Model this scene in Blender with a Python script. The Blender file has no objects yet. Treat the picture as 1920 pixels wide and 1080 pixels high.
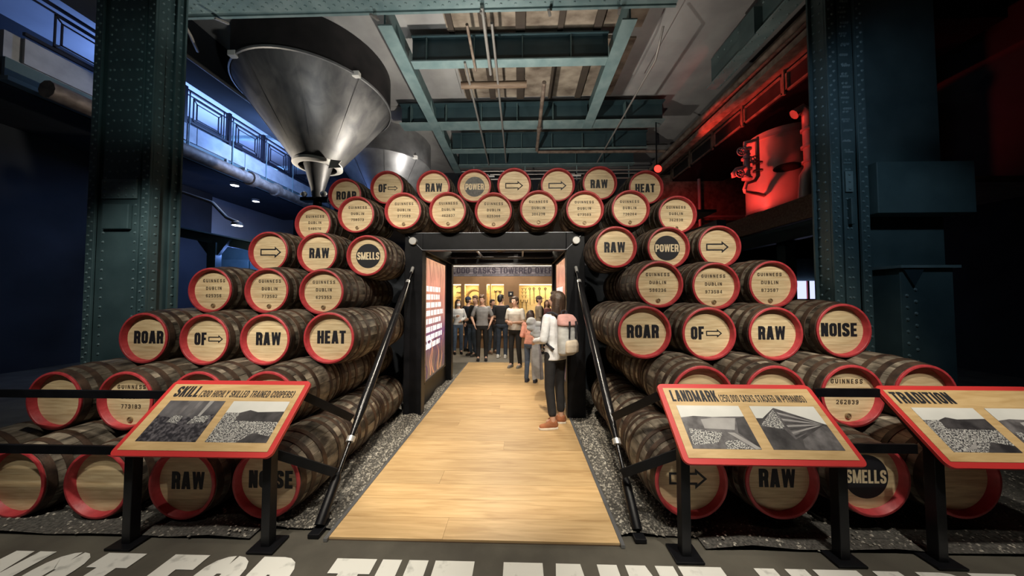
import bpy, math, random
from mathutils import Vector, Matrix
random.seed(7)
scene = bpy.context.scene
C = scene.collection
PI = math.pi
# ------------------------------------------------------------------ camera
FPX = 560.0
YAW = math.atan(15/FPX); PITCH = math.atan(18/FPX); CH = 1.70
cam_d = bpy.data.cameras.new('camera'); cam_d.sensor_width = 36.0; cam_d.lens = 36.0*FPX/1920
cam_d.clip_start = 0.05; cam_d.clip_end = 100
cam = bpy.data.objects.new('camera', cam_d); C.objects.link(cam)
cam.location = (0, 0, CH); cam.rotation_euler = (PI/2+PITCH, 0, YAW)
scene.camera = cam
# ------------------------------------------------------------------ world, exposure
scene.view_settings.view_transform = 'Standard'; scene.view_settings.look = 'None'
scene.view_settings.gamma = 1; scene.view_settings.use_curve_mapping = False
scene.view_settings.exposure = 0.25
w = bpy.data.worlds.new('hall_air'); scene.world = w; w.use_nodes = True
w.node_tree.nodes['Background'].inputs[0].default_value = (0.5, 0.6, 0.7, 1)
w.node_tree.nodes['Background'].inputs[1].default_value = 0.02
# ------------------------------------------------------------------ lights of the hall and added fills
def lamp(name, kind, loc, target, power, col, size=0.1, angle=60, blend=0.5, sy=None):
    d = bpy.data.lights.new(name, kind); d.energy = power; d.color = col
    if kind == 'SPOT':
        d.spot_size = math.radians(angle); d.spot_blend = blend; d.shadow_soft_size = size
    elif kind == 'AREA':
        d.size = size
        if sy: d.shape = 'RECTANGLE'; d.size_y = sy
    else: d.shadow_soft_size = size
    o = bpy.data.objects.new(name, d); C.objects.link(o); o.location = loc
    if target is not None:
        o.rotation_euler = (Vector(target)-Vector(loc)).to_track_quat('-Z', 'Y').to_euler()
    return o
WARM = (1, .87, .68)
NEU = (1, .91, .76)
for i, (x, tx, tz, pw) in enumerate([(-3.2,-3.4,1.5,430), (-1.4,-1.9,1.9,430), (0.1,-.3,2.9,620), (1.6,1.9,1.9,430), (3.0,3.2,1.6,330)]):
    lamp('track_and_fill_spot', 'SPOT', (x, -.4, 4.9), (tx, 3.4, tz), pw*.95, NEU, .05, 48, .8)
for x, tx in ((-1.9,-2.3),(1.3,1.9)): lamp('track_and_fill_spot', 'SPOT', (x, -.4, 4.6), (tx, 4.4, 3.4), 210, NEU, .05, 34, .8)  # fill spots added to brighten the dark ends of the top row
lamp('track_and_fill_spot', 'SPOT', (-.4, 1.6, 6.0), (-.35, 3.9, 0), 900, WARM, .05, 34, .4)
lamp('track_and_fill_spot', 'SPOT', (-.9, 1.0, 5.8), (-.35, 2.4, 0), 190, WARM, .05, 44, .7)
for x in (-2.2,0,2.2): lamp('front_spot', 'SPOT', (x, .2, 5.4), (x*1.05, 1.9, .3), 520, NEU, .1, 44, .6)
lamp('tunnel_light', 'AREA', (-.37, 5.2, 2.575), (-.37, 5.2, 0), 26, WARM, .5, sy=.3)
lamp('gallery_light', 'AREA', (-.6, 8.6, 3.6), (-.5, 8.6, 0), 90, WARM, 2.2, sy=1.2)
lamp('gallery_front_light', 'AREA', (-.4, 6.75, 2.56), (-.5, 9.0, .8), 26, NEU, .8, sy=.3)
lamp('ceiling_uplight', 'SPOT', (-1.0, 6.6, 3.95), (-.6, 9.0, 8.0), 560, (1,.93,.84), .05, 120, .6)
lamp('ceiling_uplight', 'SPOT', (2.6, 5.9, 3.8), (3.3, 8.2, 8.0), 130, (1,.9,.8), .05, 100, .6)
lamp('tank_uplight', 'SPOT', (-2.9, 8.6, 4.6), (-5.0, 8.2, 6.0), 420, (1,.92,.8), .05, 80, .6)
lamp('tank_side_light', 'SPOT', (-8.2, 7.9, 4.4), (-6.2, 8.0, 5.9), 300, (1,.88,.7), .06, 70, .7)
lamp('tank_far_light', 'SPOT', (-2.9, 10.4, 5.6), (-4.6, 12.0, 6.7), 170, (1,.95,.9), .05, 70, .7)
lamp('balcony_light', 'AREA', (-10.4, 10.0, 6.75), (-10.4, 10.0, 8.2), 150, (.25,.42,1), 1.0, sy=5)
lamp('balcony_light', 'AREA', (-7.4, 9.4, 6.5), (-9.3, 9.6, 6.3), 150, (.25,.45,1), .4, sy=2)
lamp('undercroft_light', 'POINT', (-9.6, 9.6, 3.2), None, 70, (.22,.38,1), .2)
lamp('column_light', 'SPOT', (-4.7, 2.6, 4.2), (-5.8, 4.6, 2.0), 190, (.95,.98,.95), .1, 62, .9)
lamp('blue_wash', 'SPOT', (3.9, 3.0, 4.4), (5.2, 4.6, 4.8), 36, (.5,.65,.9), .1, 60, .9)
lamp('column_light', 'SPOT', (-4.4, 3.0, 4.6), (-5.9, 4.6, 5.2), 30, (.6,.8,.8), .1, 60, .9)  # weak fill added to lift the upper left column out of black
lamp('blue_wash', 'SPOT', (4.3, 2.2, 4.6), (5.3, 4.6, 2.2), 60, (.55,.75,1), .1, 75, .8)
for x in (-4,-.5): lamp('girder_light', 'SPOT', (x, 5.0, 4.4), (x, 5.7, 7.6), 110, (.95,.97,.95), .1, 120, .8)
# ------------------------------------------------------------------ pixel -> world (1920x1080 frame)
_R = cam.rotation_euler.to_matrix()
def ray(u, v):
    return _R @ Vector(((u-960)/FPX, (540-v)/FPX, -1))
def P(u, v, Y):
    d = ray(u, v); return Vector((0,0,CH)) + d*(Y/d.y)
def PX(u, v, X):
    d = ray(u, v); return Vector((0,0,CH)) + d*(X/d.x)
# ------------------------------------------------------------------ mesh collecting
class MB:
    def __init__(s): s.v = []; s.f = []; s.smooth = False
    def add(s, vs, fs):
        n = len(s.v); s.v += [tuple(p) for p in vs]; s.f += [tuple(i+n for i in f) for f in fs]; return s
    def poly(s, pts): return s.add(pts, [tuple(range(len(pts)))])
    def box(s, a, b):
        x0,y0,z0 = a; x1,y1,z1 = b
        return s.add([(x0,y0,z0),(x1,y0,z0),(x1,y1,z0),(x0,y1,z0),(x0,y0,z1),(x1,y0,z1),(x1,y1,z1),(x0,y1,z1)],
                     [(0,3,2,1),(4,5,6,7),(0,1,5,4),(1,2,6,5),(2,3,7,6),(3,0,4,7)])
    def obox(s, o, ex, ey, ez):
        o, ex, ey, ez = map(Vector, (o, ex, ey, ez))
        return s.add([o,o+ex,o+ex+ey,o+ey,o+ez,o+ex+ez,o+ex+ey+ez,o+ey+ez],
                     [(0,3,2,1),(4,5,6,7),(0,1,5,4),(1,2,6,5),(2,3,7,6),(3,0,4,7)])
    def bar(s, a, b, wd, ht, up=(0,0,1)):
        a, b = Vector(a), Vector(b); d = (b-a).normalized(); up = Vector(up)
        r = d.cross(up)
        if r.length < 1e-4: r = d.cross(Vector((1,0,0)))
        r.normalize(); u = r.cross(d).normalized()
        return s.obox(a-r*wd/2-u*ht/2, r*wd, b-a, u*ht)
    def tube(s, pts, r, n=10, cap=True):
        pts = [Vector(p) for p in pts]; rs = r if isinstance(r, (list, tuple)) else [r]*len(pts)
        base = len(s.v); prev = None
        for i, p in enumerate(pts):
            d = (pts[min(i+1,len(pts)-1)]-pts[max(i-1,0)]).normalized()
            if prev is None:
                a = d.cross(Vector((0,0,1)))
                if a.length < 1e-3: a = d.cross(Vector((1,0,0)))
            else: a = prev - d*prev.dot(d)
            a.normalize(); prev = a; b = d.cross(a)
            for k in range(n):
                t = 2*PI*k/n; s.v.append(tuple(p+a*(rs[i]*math.cos(t))+b*(rs[i]*math.sin(t))))
        for i in range(len(pts)-1):
            for k in range(n):
                k2 = (k+1) % n
                s.f.append((base+i*n+k, base+i*n+k2, base+(i+1)*n+k2, base+(i+1)*n+k))
        if cap:
            s.f.append(tuple(base+k for k in reversed(range(n))))
            s.f.append(tuple(base+(len(pts)-1)*n+k for k in range(n)))
        return s
    def lathe(s, prof, o=(0,0,0), axis='Z', n=32, a0=0, a1=2*PI, closed=False):
        o = Vector(o); base = len(s.v); full = abs(a1-a0-2*PI) < 1e-6; m = n if full else n+1
        for k in range(m):
            t = a0+(a1-a0)*k/n; c, q = math.cos(t), math.sin(t)
            for (r, h) in prof:
                p = (r*c, r*q, h) if axis == 'Z' else ((r*c, h, r*q) if axis == 'Y' else (h, r*c, r*q))
                s.v.append(tuple(o+Vector(p)))
        L = len(prof); rng = L if closed else L-1
        for k in range(n):
            k2 = (k+1) % m
            for i in range(rng):
                j = (i+1) % L
                f = (base+k*L+i, base+k2*L+i, base+k2*L+j, base+k*L+j)
                s.f.append(f if axis != 'Y' else f[::-1])
        return s
    def sphere(s, c, r, n=10, m=6, R=None):
        c = Vector(c); r = Vector((r,r,r)) if not hasattr(r, '__len__') else Vector(r); base = len(s.v)
        for i in range(m+1):
            ph = PI*i/m
            for k in range(n):
                t = 2*PI*k/n
                q = Vector((r.x*math.sin(ph)*math.cos(t), r.y*math.sin(ph)*math.sin(t), r.z*math.cos(ph)))
                if R is not None: q = R @ q
                s.v.append(tuple(c+q))
        for i in range(m):
            for k in range(n):
                k2 = (k+1) % n
                s.f.append((base+i*n+k, base+(i+1)*n+k, base+(i+1)*n+k2, base+i*n+k2))
        return s
    def capsule(s, a, b, ra, rb, n=10):
        a, b = Vector(a), Vector(b); d = (b-a).normalized(); pts = []; rs = []
        for i in range(1, 5):
            t = PI/2*i/4; pts.append(a-d*ra*math.cos(t)); rs.append(ra*math.sin(t))
        for i in range(0, 4):
            t = PI/2*i/4; pts.append(b+d*rb*math.sin(t)); rs.append(rb*math.cos(t))
        return s.tube(pts, [max(x,.0004) for x in rs], n)
    def loft(s, rings, n=14):
        # rings: (x, y, z, rx, ry)
        base = len(s.v)
        for (x,y,z,rx,ry) in rings:
            for k in range(n):
                t = 2*PI*k/n; ct, st = math.cos(t), math.sin(t)
                e = .85
                s.v.append((x+rx*math.copysign(abs(ct)**e,ct), y+ry*math.copysign(abs(st)**e,st), z))
        L = len(rings)
        for i in range(L-1):
            for k in range(n):
                k2 = (k+1) % n
                s.f.append((base+i*n+k, base+i*n+k2, base+(i+1)*n+k2, base+(i+1)*n+k))
        s.f.append(tuple(base+k for k in reversed(range(n)))); s.f.append(tuple(base+(L-1)*n+k for k in range(n)))
        return s
    def prism(s, outline, thick, fr):
        # outline: 2d points; fr(a,b,c) -> 3d; extrudes c from 0 to thick
        n = len(outline); vs = [fr(a,b,0) for a,b in outline]+[fr(a,b,thick) for a,b in outline]
        fs = [tuple(reversed(range(n))), tuple(range(n,2*n))]+[(i,(i+1)%n,(i+1)%n+n,i+n) for i in range(n)]
        return s.add(vs, fs)
    def mesh(s, name, m=None, smooth=False, off=(0,0,0)):
        me = bpy.data.meshes.new(name)
        ox, oy, oz = off
        me.from_pydata([(x-ox,y-oy,z-oz) for x,y,z in s.v], [], s.f); me.update()
        if m: me.materials.append(m)
        if smooth: me.polygons.foreach_set('use_smooth', [True]*len(me.polygons)); me.set_sharp_from_angle(angle=math.radians(40))
        return me
WL = {}
def tag(o, label=None, cat=None, group=None, kind=None):
    if label: o['label'] = label
    if cat: o['category'] = cat
    if group: o['group'] = group
    if kind: o['kind'] = kind
    return o
def thing(name, label, cat, loc=(0,0,0), group=None, rz=0):
    o = bpy.data.objects.new(name, None); C.objects.link(o); o.location = loc; o.rotation_euler = (0,0,rz)
    o.empty_display_size = .1
    WL[o.name] = Vector(loc); return tag(o, label, cat, group)
def part(name, mb, m, parent=None, smooth=False, local=False, bevel=0, kind=None, label=None):
    off = (0,0,0) if (local or parent is None) else WL[parent.name]
    me = mb.mesh(name, m, smooth, off)
    o = bpy.data.objects.new(name, me); C.objects.link(o)
    if parent: o.parent = parent
    WL[o.name] = Vector(off)
    if bevel:
        b = o.modifiers.new('bevel', 'BEVEL'); b.width = bevel; b.segments = 2; b.limit_method = 'ANGLE'
    if kind: o['kind'] = kind
    if label: o['label'] = label
    return o
def struct(name, mb, m, smooth=False, bevel=0):
    o = part(name, mb, m, None, smooth, bevel=bevel); o['kind'] = 'structure'; return o
def inst(name, me, parent, loc=(0,0,0), rot=(0,0,0), scl=None):
    o = bpy.data.objects.new(name, me); C.objects.link(o); o.parent = parent; o.location = loc; o.rotation_euler = rot
    if scl: o.scale = scl
    return o
# ------------------------------------------------------------------ materials
def mat(name, col, rough=.6, metal=0, col2=None, scale=(5,5,5), fac=(.35,.65), detail=5, bump=0, bscale=60, rnd=0, emit=None, estr=0, coat=0, spec=.5, dist=0):
    m = bpy.data.materials.new(name); m.use_nodes = True; nt = m.node_tree; N = nt.nodes; L = nt.links
    b = N['Principled BSDF']; b.inputs['Roughness'].default_value = rough; b.inputs['Metallic'].default_value = metal
    b.inputs['Base Color'].default_value = (*col, 1); b.inputs['Coat Weight'].default_value = coat
    b.inputs['Specular IOR Level'].default_value = spec
    out = None
    if col2 or bump:
        tc = N.new('ShaderNodeTexCoord'); mp = N.new('ShaderNodeMapping'); mp.inputs['Scale'].default_value = scale
        L.new(tc.outputs['Object'], mp.inputs[0])
        if rnd:
            oi = N.new('ShaderNodeObjectInfo'); mu = N.new('ShaderNodeMath'); mu.operation = 'MULTIPLY'; mu.inputs[1].default_value = 37.0
            L.new(oi.outputs['Random'], mu.inputs[0]); L.new(mu.outputs[0], mp.inputs['Location'])
    if col2:
        nz = N.new('ShaderNodeTexNoise'); nz.inputs['Scale'].default_value = 1; nz.inputs['Detail'].default_value = detail
        nz.inputs['Distortion'].default_value = dist
        L.new(mp.outputs[0], nz.inputs['Vector'])
        rp = N.new('ShaderNodeValToRGB'); rp.color_ramp.elements[0].position = fac[0]; rp.color_ramp.elements[1].position = fac[1]
        rp.color_ramp.elements[0].color = (*col,1); rp.color_ramp.elements[1].color = (*col2,1)
        L.new(nz.outputs['Fac'], rp.inputs[0]); out = rp.outputs[0]
        if rnd:
            hs = N.new('ShaderNodeHueSaturation'); mr = N.new('ShaderNodeMapRange')
            mr.inputs['To Min'].default_value = 1-rnd; mr.inputs['To Max'].default_value = 1+rnd
            L.new(oi.outputs['Random'], mr.inputs[0]); L.new(mr.outputs[0], hs.inputs['Value']); L.new(out, hs.inputs['Color']); out = hs.outputs[0]
        L.new(out, b.inputs['Base Color'])
    if bump:
        n2 = N.new('ShaderNodeTexNoise'); n2.inputs['Scale'].default_value = bscale; n2.inputs['Detail'].default_value = 4
        L.new(mp.outputs[0] if not col2 else tc.outputs['Object'], n2.inputs['Vector'])
        bp = N.new('ShaderNodeBump'); bp.inputs['Strength'].default_value = bump; bp.inputs['Distance'].default_value = .01
        L.new(n2.outputs['Fac'], bp.inputs['Height']); L.new(bp.outputs[0], b.inputs['Normal'])
    if emit:
        b.inputs['Emission Color'].default_value = (*emit,1); b.inputs['Emission Strength'].default_value = estr
    return m
M = {}
M['stave'] = mat('aged oak stave', (.034,.027,.020), .6, col2=(.40,.345,.265), scale=(14,5,14), fac=(.36,.82), detail=8, bump=.35, bscale=45, rnd=.6)
M['hoop'] = mat('rusty iron hoop', (.028,.018,.014), .55, .35, col2=(.10,.06,.04), scale=(9,9,9), bump=.2, rnd=.2)
M['red'] = mat('red paint on wood', (.36,.024,.034), .48, col2=(.56,.065,.075), scale=(14,14,14), fac=(.3,.75), bump=.12)
M['head'] = mat('pale oak head board', (.57,.42,.23), .55, col2=(.81,.67,.42), scale=(5,20,48), fac=(.3,.7), detail=6, rnd=.12, dist=.4)
M['ink'] = mat('black ink', (.008,.009,.014), .6)
M['stencil'] = mat('faded stencil ink', (.016,.012,.009), .7, col2=(.075,.05,.03), scale=(40,40,40))
M['greyink'] = mat('faded grey ink', (.11,.115,.115), .7, col2=(.17,.17,.16), scale=(30,30,30))
M['cream'] = mat('bare wood letters', (.72,.58,.36), .6, col2=(.82,.7,.48), scale=(8,8,40))
M['brass'] = mat('dull brass plug', (.34,.25,.14), .4, .35)
M['black'] = mat('black steel', (.004,.0045,.006), .42, .1, col2=(.008,.0085,.011), scale=(7,7,7), bump=.05, spec=.25)
M['edge'] = mat('bright steel trim and highlight', (.38,.40,.44), .35, .8)  # trim metal, also colours the painted highlights on the portal edges
M['chrome'] = mat('bright steel', (.72,.72,.71), .32, .55)
M['gloss'] = mat('glossy black tube', (.012,.012,.014), .22, .3, col2=(.03,.03,.03), scale=(20,20,20), fac=(.55,.8))
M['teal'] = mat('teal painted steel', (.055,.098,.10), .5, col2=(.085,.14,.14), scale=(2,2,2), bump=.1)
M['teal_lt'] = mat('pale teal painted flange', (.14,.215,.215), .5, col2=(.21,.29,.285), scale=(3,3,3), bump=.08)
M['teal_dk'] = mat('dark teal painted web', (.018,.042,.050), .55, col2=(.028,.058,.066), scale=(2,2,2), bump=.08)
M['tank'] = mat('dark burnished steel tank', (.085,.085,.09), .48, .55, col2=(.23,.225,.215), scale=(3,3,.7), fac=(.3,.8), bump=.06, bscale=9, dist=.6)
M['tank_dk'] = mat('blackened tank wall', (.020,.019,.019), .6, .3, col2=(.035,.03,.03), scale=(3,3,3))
M['tank2'] = mat('grey metal tank', (.26,.26,.26), .4, .6, col2=(.40,.40,.40), scale=(2,2,2))
M['white'] = mat('white plate', (.75,.73,.68), .6)
M['plaster'] = mat('grey plaster ceiling', (.30,.29,.28), .85, col2=(.40,.39,.37), scale=(1.2,1.2,1.2), bump=.1)
M['oldceil'] = mat('stained brown ceiling', (.10,.07,.05), .9, col2=(.44,.37,.28), scale=(1.6,2.6,1.6), fac=(.3,.72), detail=9, bump=.4, bscale=12)
M['joist'] = mat('dark timber strip', (.05,.036,.027), .8, col2=(.06,.045,.03), scale=(2,9,2))
M['timber'] = mat('brown timber', (.12,.075,.045), .7, col2=(.20,.14,.09), scale=(2,20,20))
M['conduit'] = mat('dull galvanised conduit', (.34,.32,.29), .45, .5)
M['rust'] = mat('rusty pipe', (.14,.10,.075), .6, .3, col2=(.28,.22,.17), scale=(6,6,6))
M['concrete'] = mat('dark concrete floor', (.060,.055,.045), .8, col2=(.105,.098,.08), scale=(2.2,2.2,2.2), bump=.15, bscale=30, detail=8)
M['gravelbed'] = mat('dark grit', (.035,.034,.032), .95, col2=(.12,.115,.105), scale=(60,60,60), bump=.8, bscale=90)
M['pebble'] = mat('grey pebble', (.10,.095,.085), .85, col2=(.55,.52,.46), scale=(34,34,34), fac=(.38,.66))
M['oak'] = mat('oak floor plank', (.42,.265,.12), .42, col2=(.64,.45,.235), scale=(2.2,26,10), fac=(.28,.72), detail=7, rnd=.14, dist=.7)
M['paint'] = mat('white floor paint', (.50,.51,.49), .7, col2=(.74,.75,.72), scale=(11,11,11), fac=(.3,.42), detail=8)
M['board'] = mat('oak panel face', (.52,.34,.15), .45, col2=(.68,.49,.25), scale=(4,30,30), fac=(.3,.7), dist=.8)
M['redpanel'] = mat('red panel border', (.58,.035,.035), .45)
M['wall'] = mat('dark hall wall', (.020,.024,.030), .9, col2=(.035,.04,.05), scale=(1,1,1))
M['bluewall'] = mat('pale plaster wall', (.42,.45,.5), .8, col2=(.52,.55,.6), scale=(.8,.8,.8))
M['iron'] = mat('black railing iron', (.012,.012,.02), .5)
M['fascia'] = mat('grey concrete fascia', (.30,.31,.33), .8, col2=(.42,.43,.45), scale=(3,3,3))
M['redtank'] = mat('painted vessel', (.50,.46,.44), .35, .3, col2=(.60,.56,.53), scale=(2,2,2))
M['pipe_red'] = mat('painted pipe', (.40,.37,.36), .4, .3)
M['brownwall'] = mat('warm brown wall', (.24,.135,.065), .6, col2=(.32,.185,.095), scale=(2,2,2))
M['niche'] = mat('oak niche back', (.70,.50,.22), .6, col2=(.80,.62,.32), scale=(4,4,14))
M['tool'] = mat('old tool iron', (.05,.035,.022), .5, .3)
M['toolwood'] = mat('worn tool wood', (.22,.13,.055), .6)
M['band'] = mat('purple grey brick band', (.13,.12,.15), .8)
M['bandbrick'] = mat('purple grey brick', (.12,.115,.145), .8, col2=(.22,.2,.24), scale=(4,4,9), rnd=.25)
M['bandtext'] = mat('dark violet lettering', (.028,.022,.045), .7)
M['galfloor'] = mat('grey gallery floor', (.16,.145,.125), .6, col2=(.21,.195,.17), scale=(2,2,2))
def glow(name, col, s):
    return mat(name, (.02,.02,.02), .5, emit=col, estr=s)
M['lampface'] = glow('lit lamp face', (1,.92,.75), 26)
M['redlamp'] = glow('lit red lamp face', (1,.03,.02), 3.2)
M['striplight'] = glow('lit strip', (1,.86,.58), 3.5)
M['whiteprint'] = glow('backlit white print', (1,.95,.88), 1.25)
M['screen'] = glow('violet lit window', (.55,.6,1), 1.2)
# ------------------------------------------------------------------ block lettering drawn from strokes
def _round(pts, cr, closed=False):
    out = []; n = len(pts)
    for i, p in enumerate(pts):
        if not closed and i in (0, n-1): out.append(Vector(p)); continue
        a, b, c = Vector(pts[i-1]), Vector(p), Vector(pts[(i+1) % n])
        la, lc = (a-b).length, (c-b).length; r = min(cr, la*.5, lc*.5)
        p0, p1 = b+(a-b)/la*r, b+(c-b)/lc*r
        for k in range(5):
            t = k/4; out.append(p0*(1-t)**2+b*2*t*(1-t)+p1*t*t)
    return out
def glyph(ch, W, t):
    q = []                                  # list of 2d quads
    l, r, b, T, m = t/2, W-t/2, t/2, 1-t/2, .5
    def sl(x0, y0, x1, y1, k=1.0):          # leg with level ends
        q.append([(x0-t*k/2,y0),(x0+t*k/2,y0),(x1+t*k/2,y1),(x1-t*k/2,y1)])
    def hb(x0, x1, y, k=.85): q.append([(x0,y-t*k/2),(x1,y-t*k/2),(x1,y+t*k/2),(x0,y+t*k/2)])
    def st(pts, closed=False, cr=None):
        P_ = _round(pts, W*.34 if cr is None else cr, closed); n = len(P_); L = []
        for i in range(n):
            if closed: a, c = P_[i-1], P_[(i+1) % n]
            else: a, c = P_[max(i-1,0)], P_[min(i+1,n-1)]
            d = (c-a)
            d = d/d.length if d.length > 1e-9 else Vector((1,0)); nn = Vector((-d.y, d.x))
            L.append((P_[i]+nn*t/2, P_[i]-nn*t/2))
        for i in range(n if closed else n-1):
            j = (i+1) % n
            if (P_[i]-P_[j]).length > 1e-6: q.append([tuple(L[i][0]),tuple(L[i][1]),tuple(L[j][1]),tuple(L[j][0])])
    if ch == 'A': sl(l,0,W/2-t*.12,1); sl(r,0,W/2+t*.12,1); hb(W*.22,W*.78,.24,.7)
    elif ch == 'B': sl(l,0,l,1); st([(l,T),(r-t*.1,T),(r-t*.1,m),(l,m)]); st([(l,m),(r,m),(r,b),(l,b)])
    elif ch == 'C': st([(r,.64),(r,T),(l,T),(l,b),(r,b),(r,.36)])
    elif ch == 'D': sl(l,0,l,1); st([(l,T),(r,T),(r,b),(l,b)])
    elif ch == 'E': sl(l,0,l,1); hb(0,W*.95,1-t*.42); hb(0,W*.88,m); hb(0,W*.95,t*.42)
    elif ch == 'F': sl(l,0,l,1); hb(0,W*.95,1-t*.42); hb(0,W*.85,m)
    elif ch == 'G': st([(r,.66),(r,T),(l,T),(l,b),(r,b),(r,.45)]); hb(W*.52,W,.45,.75)
    elif ch == 'H': sl(l,0,l,1); sl(r,0,r,1); hb(l,r,m)
    elif ch == 'I': sl(W/2,0,W/2,1)
    elif ch == 'K': sl(l,0,l,1); sl(l+t*.5,.38,r,1,.95); sl(r,0,l+t*.75,.6,.95)
    elif ch == 'L': sl(l,0,l,1); hb(0,W*.95,t*.42)
    elif ch == 'M': sl(l,0,l,1,.9); sl(r,0,r,1,.9); sl(W/2,0,l+t*.1,1,.8); sl(W/2,0,r-t*.1,1,.8)
    elif ch == 'N': sl(l,0,l,1,.92); sl(r,0,r,1,.92); sl(r-t*.1,0,l+t*.1,1,.9)
    elif ch in 'O0': st([(l,m),(l,T),(r,T),(r,b),(l,b)], True)
    elif ch == 'P': sl(l,0,l,1); st([(l,T),(r,T),(r,.42),(l,.42)])
    elif ch == 'R': sl(l,0,l,1); st([(l,T),(r,T),(r,.47),(l,.47)]); sl(r,0,r-t*.15,.5)
    elif ch == 'S': st([(r,.68),(r,T),(l,T),(l,.56),(r,.44),(r,b),(l,b),(l,.32)], cr=W*.3)
    elif ch == 'T': sl(W/2,0,W/2,1); hb(0,W,1-t*.42)
    elif ch == 'U': st([(l,1),(l,b),(r,b),(r,1)])
    elif ch == 'V': sl(W/2,0,l,1,.95); sl(W/2,0,r,1,.95)
    elif ch == 'W': sl(W*.28,0,l,1,.82); sl(W*.28,0,W/2,1,.75); sl(W*.72,0,W/2,1,.75); sl(W*.72,0,r,1,.82)
    elif ch == 'Y': sl(W/2,0,W/2,.5); sl(W/2,.4,l,1); sl(W/2,.4,r,1)
    elif ch == '1': sl(W*.55,0,W*.55,1); hb(W*.2,W*.55,.86,.7)
    elif ch == '2': st([(l,.68),(l,T),(r,T),(r,.55),(l,.2),(l,b)], cr=W*.3); hb(0,W,t*.45)
    elif ch == '3': st([(l,.7),(l,T),(r,T),(r,.53),(W*.35,.53)]); st([(W*.35,.53),(r,.53),(r,b),(l,b),(l,.3)])
    elif ch == '4': sl(r-t*.3,0,r-t*.3,1); sl(l,.3,r-t*.6,1,.8); hb(0,W,.27,.8)
    elif ch == '5': hb(0,W,1-t*.45); sl(l,.5,l,1); st([(l,.58),(r,.58),(r,b),(l,b),(l,.28)])
    elif ch == '6': st([(r,.72),(r,T),(l,T),(l,b),(r,b),(r,.52),(l,.52)])
    elif ch == '7': hb(0,W,1-t*.45); sl(W*.35,0,r,1,.95)
    elif ch == '8': st([(l,.75),(l,T),(r,T),(r,.52),(l,.52)], True); st([(l,.3),(l,.52),(r,.52),(r,b),(l,b)], True)
    elif ch == '9': st([(l,.28),(l,b),(r,b),(r,T),(l,T),(l,.48),(r,.48)])
    elif ch == ',': sl(W*.15,-.14,W*.3,t)
    elif ch == '.': hb(W*.1,W*.1+t,t*.5,1)
    elif ch == '(': st([(W*.8,1),(l,.85),(l,.15),(W*.8,0)], cr=W*.4)
    elif ch == ')': st([(W*.2,1),(r,.85),(r,.15),(W*.2,0)], cr=W*.4)
    return q
WID = {'I': .0, 'M': 1.38, 'W': 1.5, 'L': .85, 'E': .88, 'F': .86, 'T': .95, 'A': 1.06, ',': .45, '.': .5, '(': .6, ')': .6, ' ': .55, '1': .8}
def text2d(s, h, W=.46, t=.17, gap=.07):
    x = 0; out = []
    for ch in s:
        cw = (t if ch == 'I' else W*WID.get(ch, 1.0))
        if ch != ' ':
            for q in glyph(ch, cw, t): out.append([((x+a)*h, b*h) for a, b in q])
        x += cw+gap
    return out, (x-gap)*h
def put_text(mb, s, h, fr, W=.46, t=.17, gap=.07, width=None, align='c', eps=.00004):
    q, tw = text2d(s, h, W, t, gap)
    k = 1 if width is None else width/tw
    x0 = {'c': -tw*k/2, 'l': 0}[align]
    for i, poly in enumerate(q): mb.poly([fr(x0+a*k, b, eps*(i % 7)) for a, b in poly])
    return mb
def arrow2d(wd, ht, lw, fr, mb):
    # outlined arrow pointing right, centred
    s = ht*.29; nx = wd*.5-ht*.58
    o = [(-wd/2,-s),(nx,-s),(nx,-ht/2),(wd/2,0),(nx,ht/2),(nx,s),(-wd/2,s)]
    c = Vector((0,0)); n = len(o); inn = []
    for i in range(n):
        a, b_, c_ = Vector(o[i-1]), Vector(o[i]), Vector(o[(i+1) % n])
        d1 = (b_-a).normalized(); d2 = (c_-b_).normalized(); n1 = Vector((-d1.y,d1.x)); n2 = Vector((-d2.y,d2.x))
        bs = (n1+n2); bs = bs/max(bs.dot(n1), .25); inn.append(b_+bs*lw)
    for i in range(n):
        j = (i+1) % n
        mb.poly([fr(*o[i],0), fr(*o[j],0), fr(*inn[j],0), fr(*inn[i],0)])
    return mb
def disc2d(r, fr, mb, n=40, c=(0,0)):
    return mb.poly([fr(c[0]+r*math.cos(2*PI*k/n), c[1]+r*math.sin(2*PI*k/n), 0) for k in range(n)])

# ------------------------------------------------------------------ the setting
struct('floor', MB().box((-14,-5,-.3),(12,16,-.004)), M['concrete'])
struct('wall_back', MB().box((-14,15.4,-.2),(12,15.6,9)), M['wall'])
struct('wall_left', MB().box((-12.2,-5,-.2),(-12,15.5,9)), M['bluewall'])
struct('wall_right', MB().box((10.6,-5,-.2),(10.8,15.5,9)), M['wall'])
struct('wall_front', MB().box((-14,-5.2,-.2),(12,-5,9)), M['wall'])
ceil = struct('ceiling', MB().box((-14,-5,8.25),(12,15.5,8.4)), M['plaster'])
# old stained ceiling bays between the cross beams
for (y0, y1) in ((5.9,7.0),(7.3,9.4),(9.9,11.1),(11.5,12.4)):
    part('stained_bay', MB().box((-1.75,y0,8.15),(2.9,y1,8.245)), M['oldceil'], ceil)
    for k, x in enumerate((-1.7,-.95,-.1,.9,1.75)):
        part('timber_strip', MB().box((x,y0,8.08),(x+.13+.05*(k % 3),y1,8.149)), M['joist'], ceil)
for (a, b_) in (((-2.6,7.45,8.2),(-1.85,9.3,8.245)), ((2.5,5.9,8.2),(3.6,8.6,8.24)), ((-5.0,9.9,8.2),(-2.9,12.4,8.24))):
    part('pale_board', MB().box(a, b_), M['plaster'], ceil)
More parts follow.
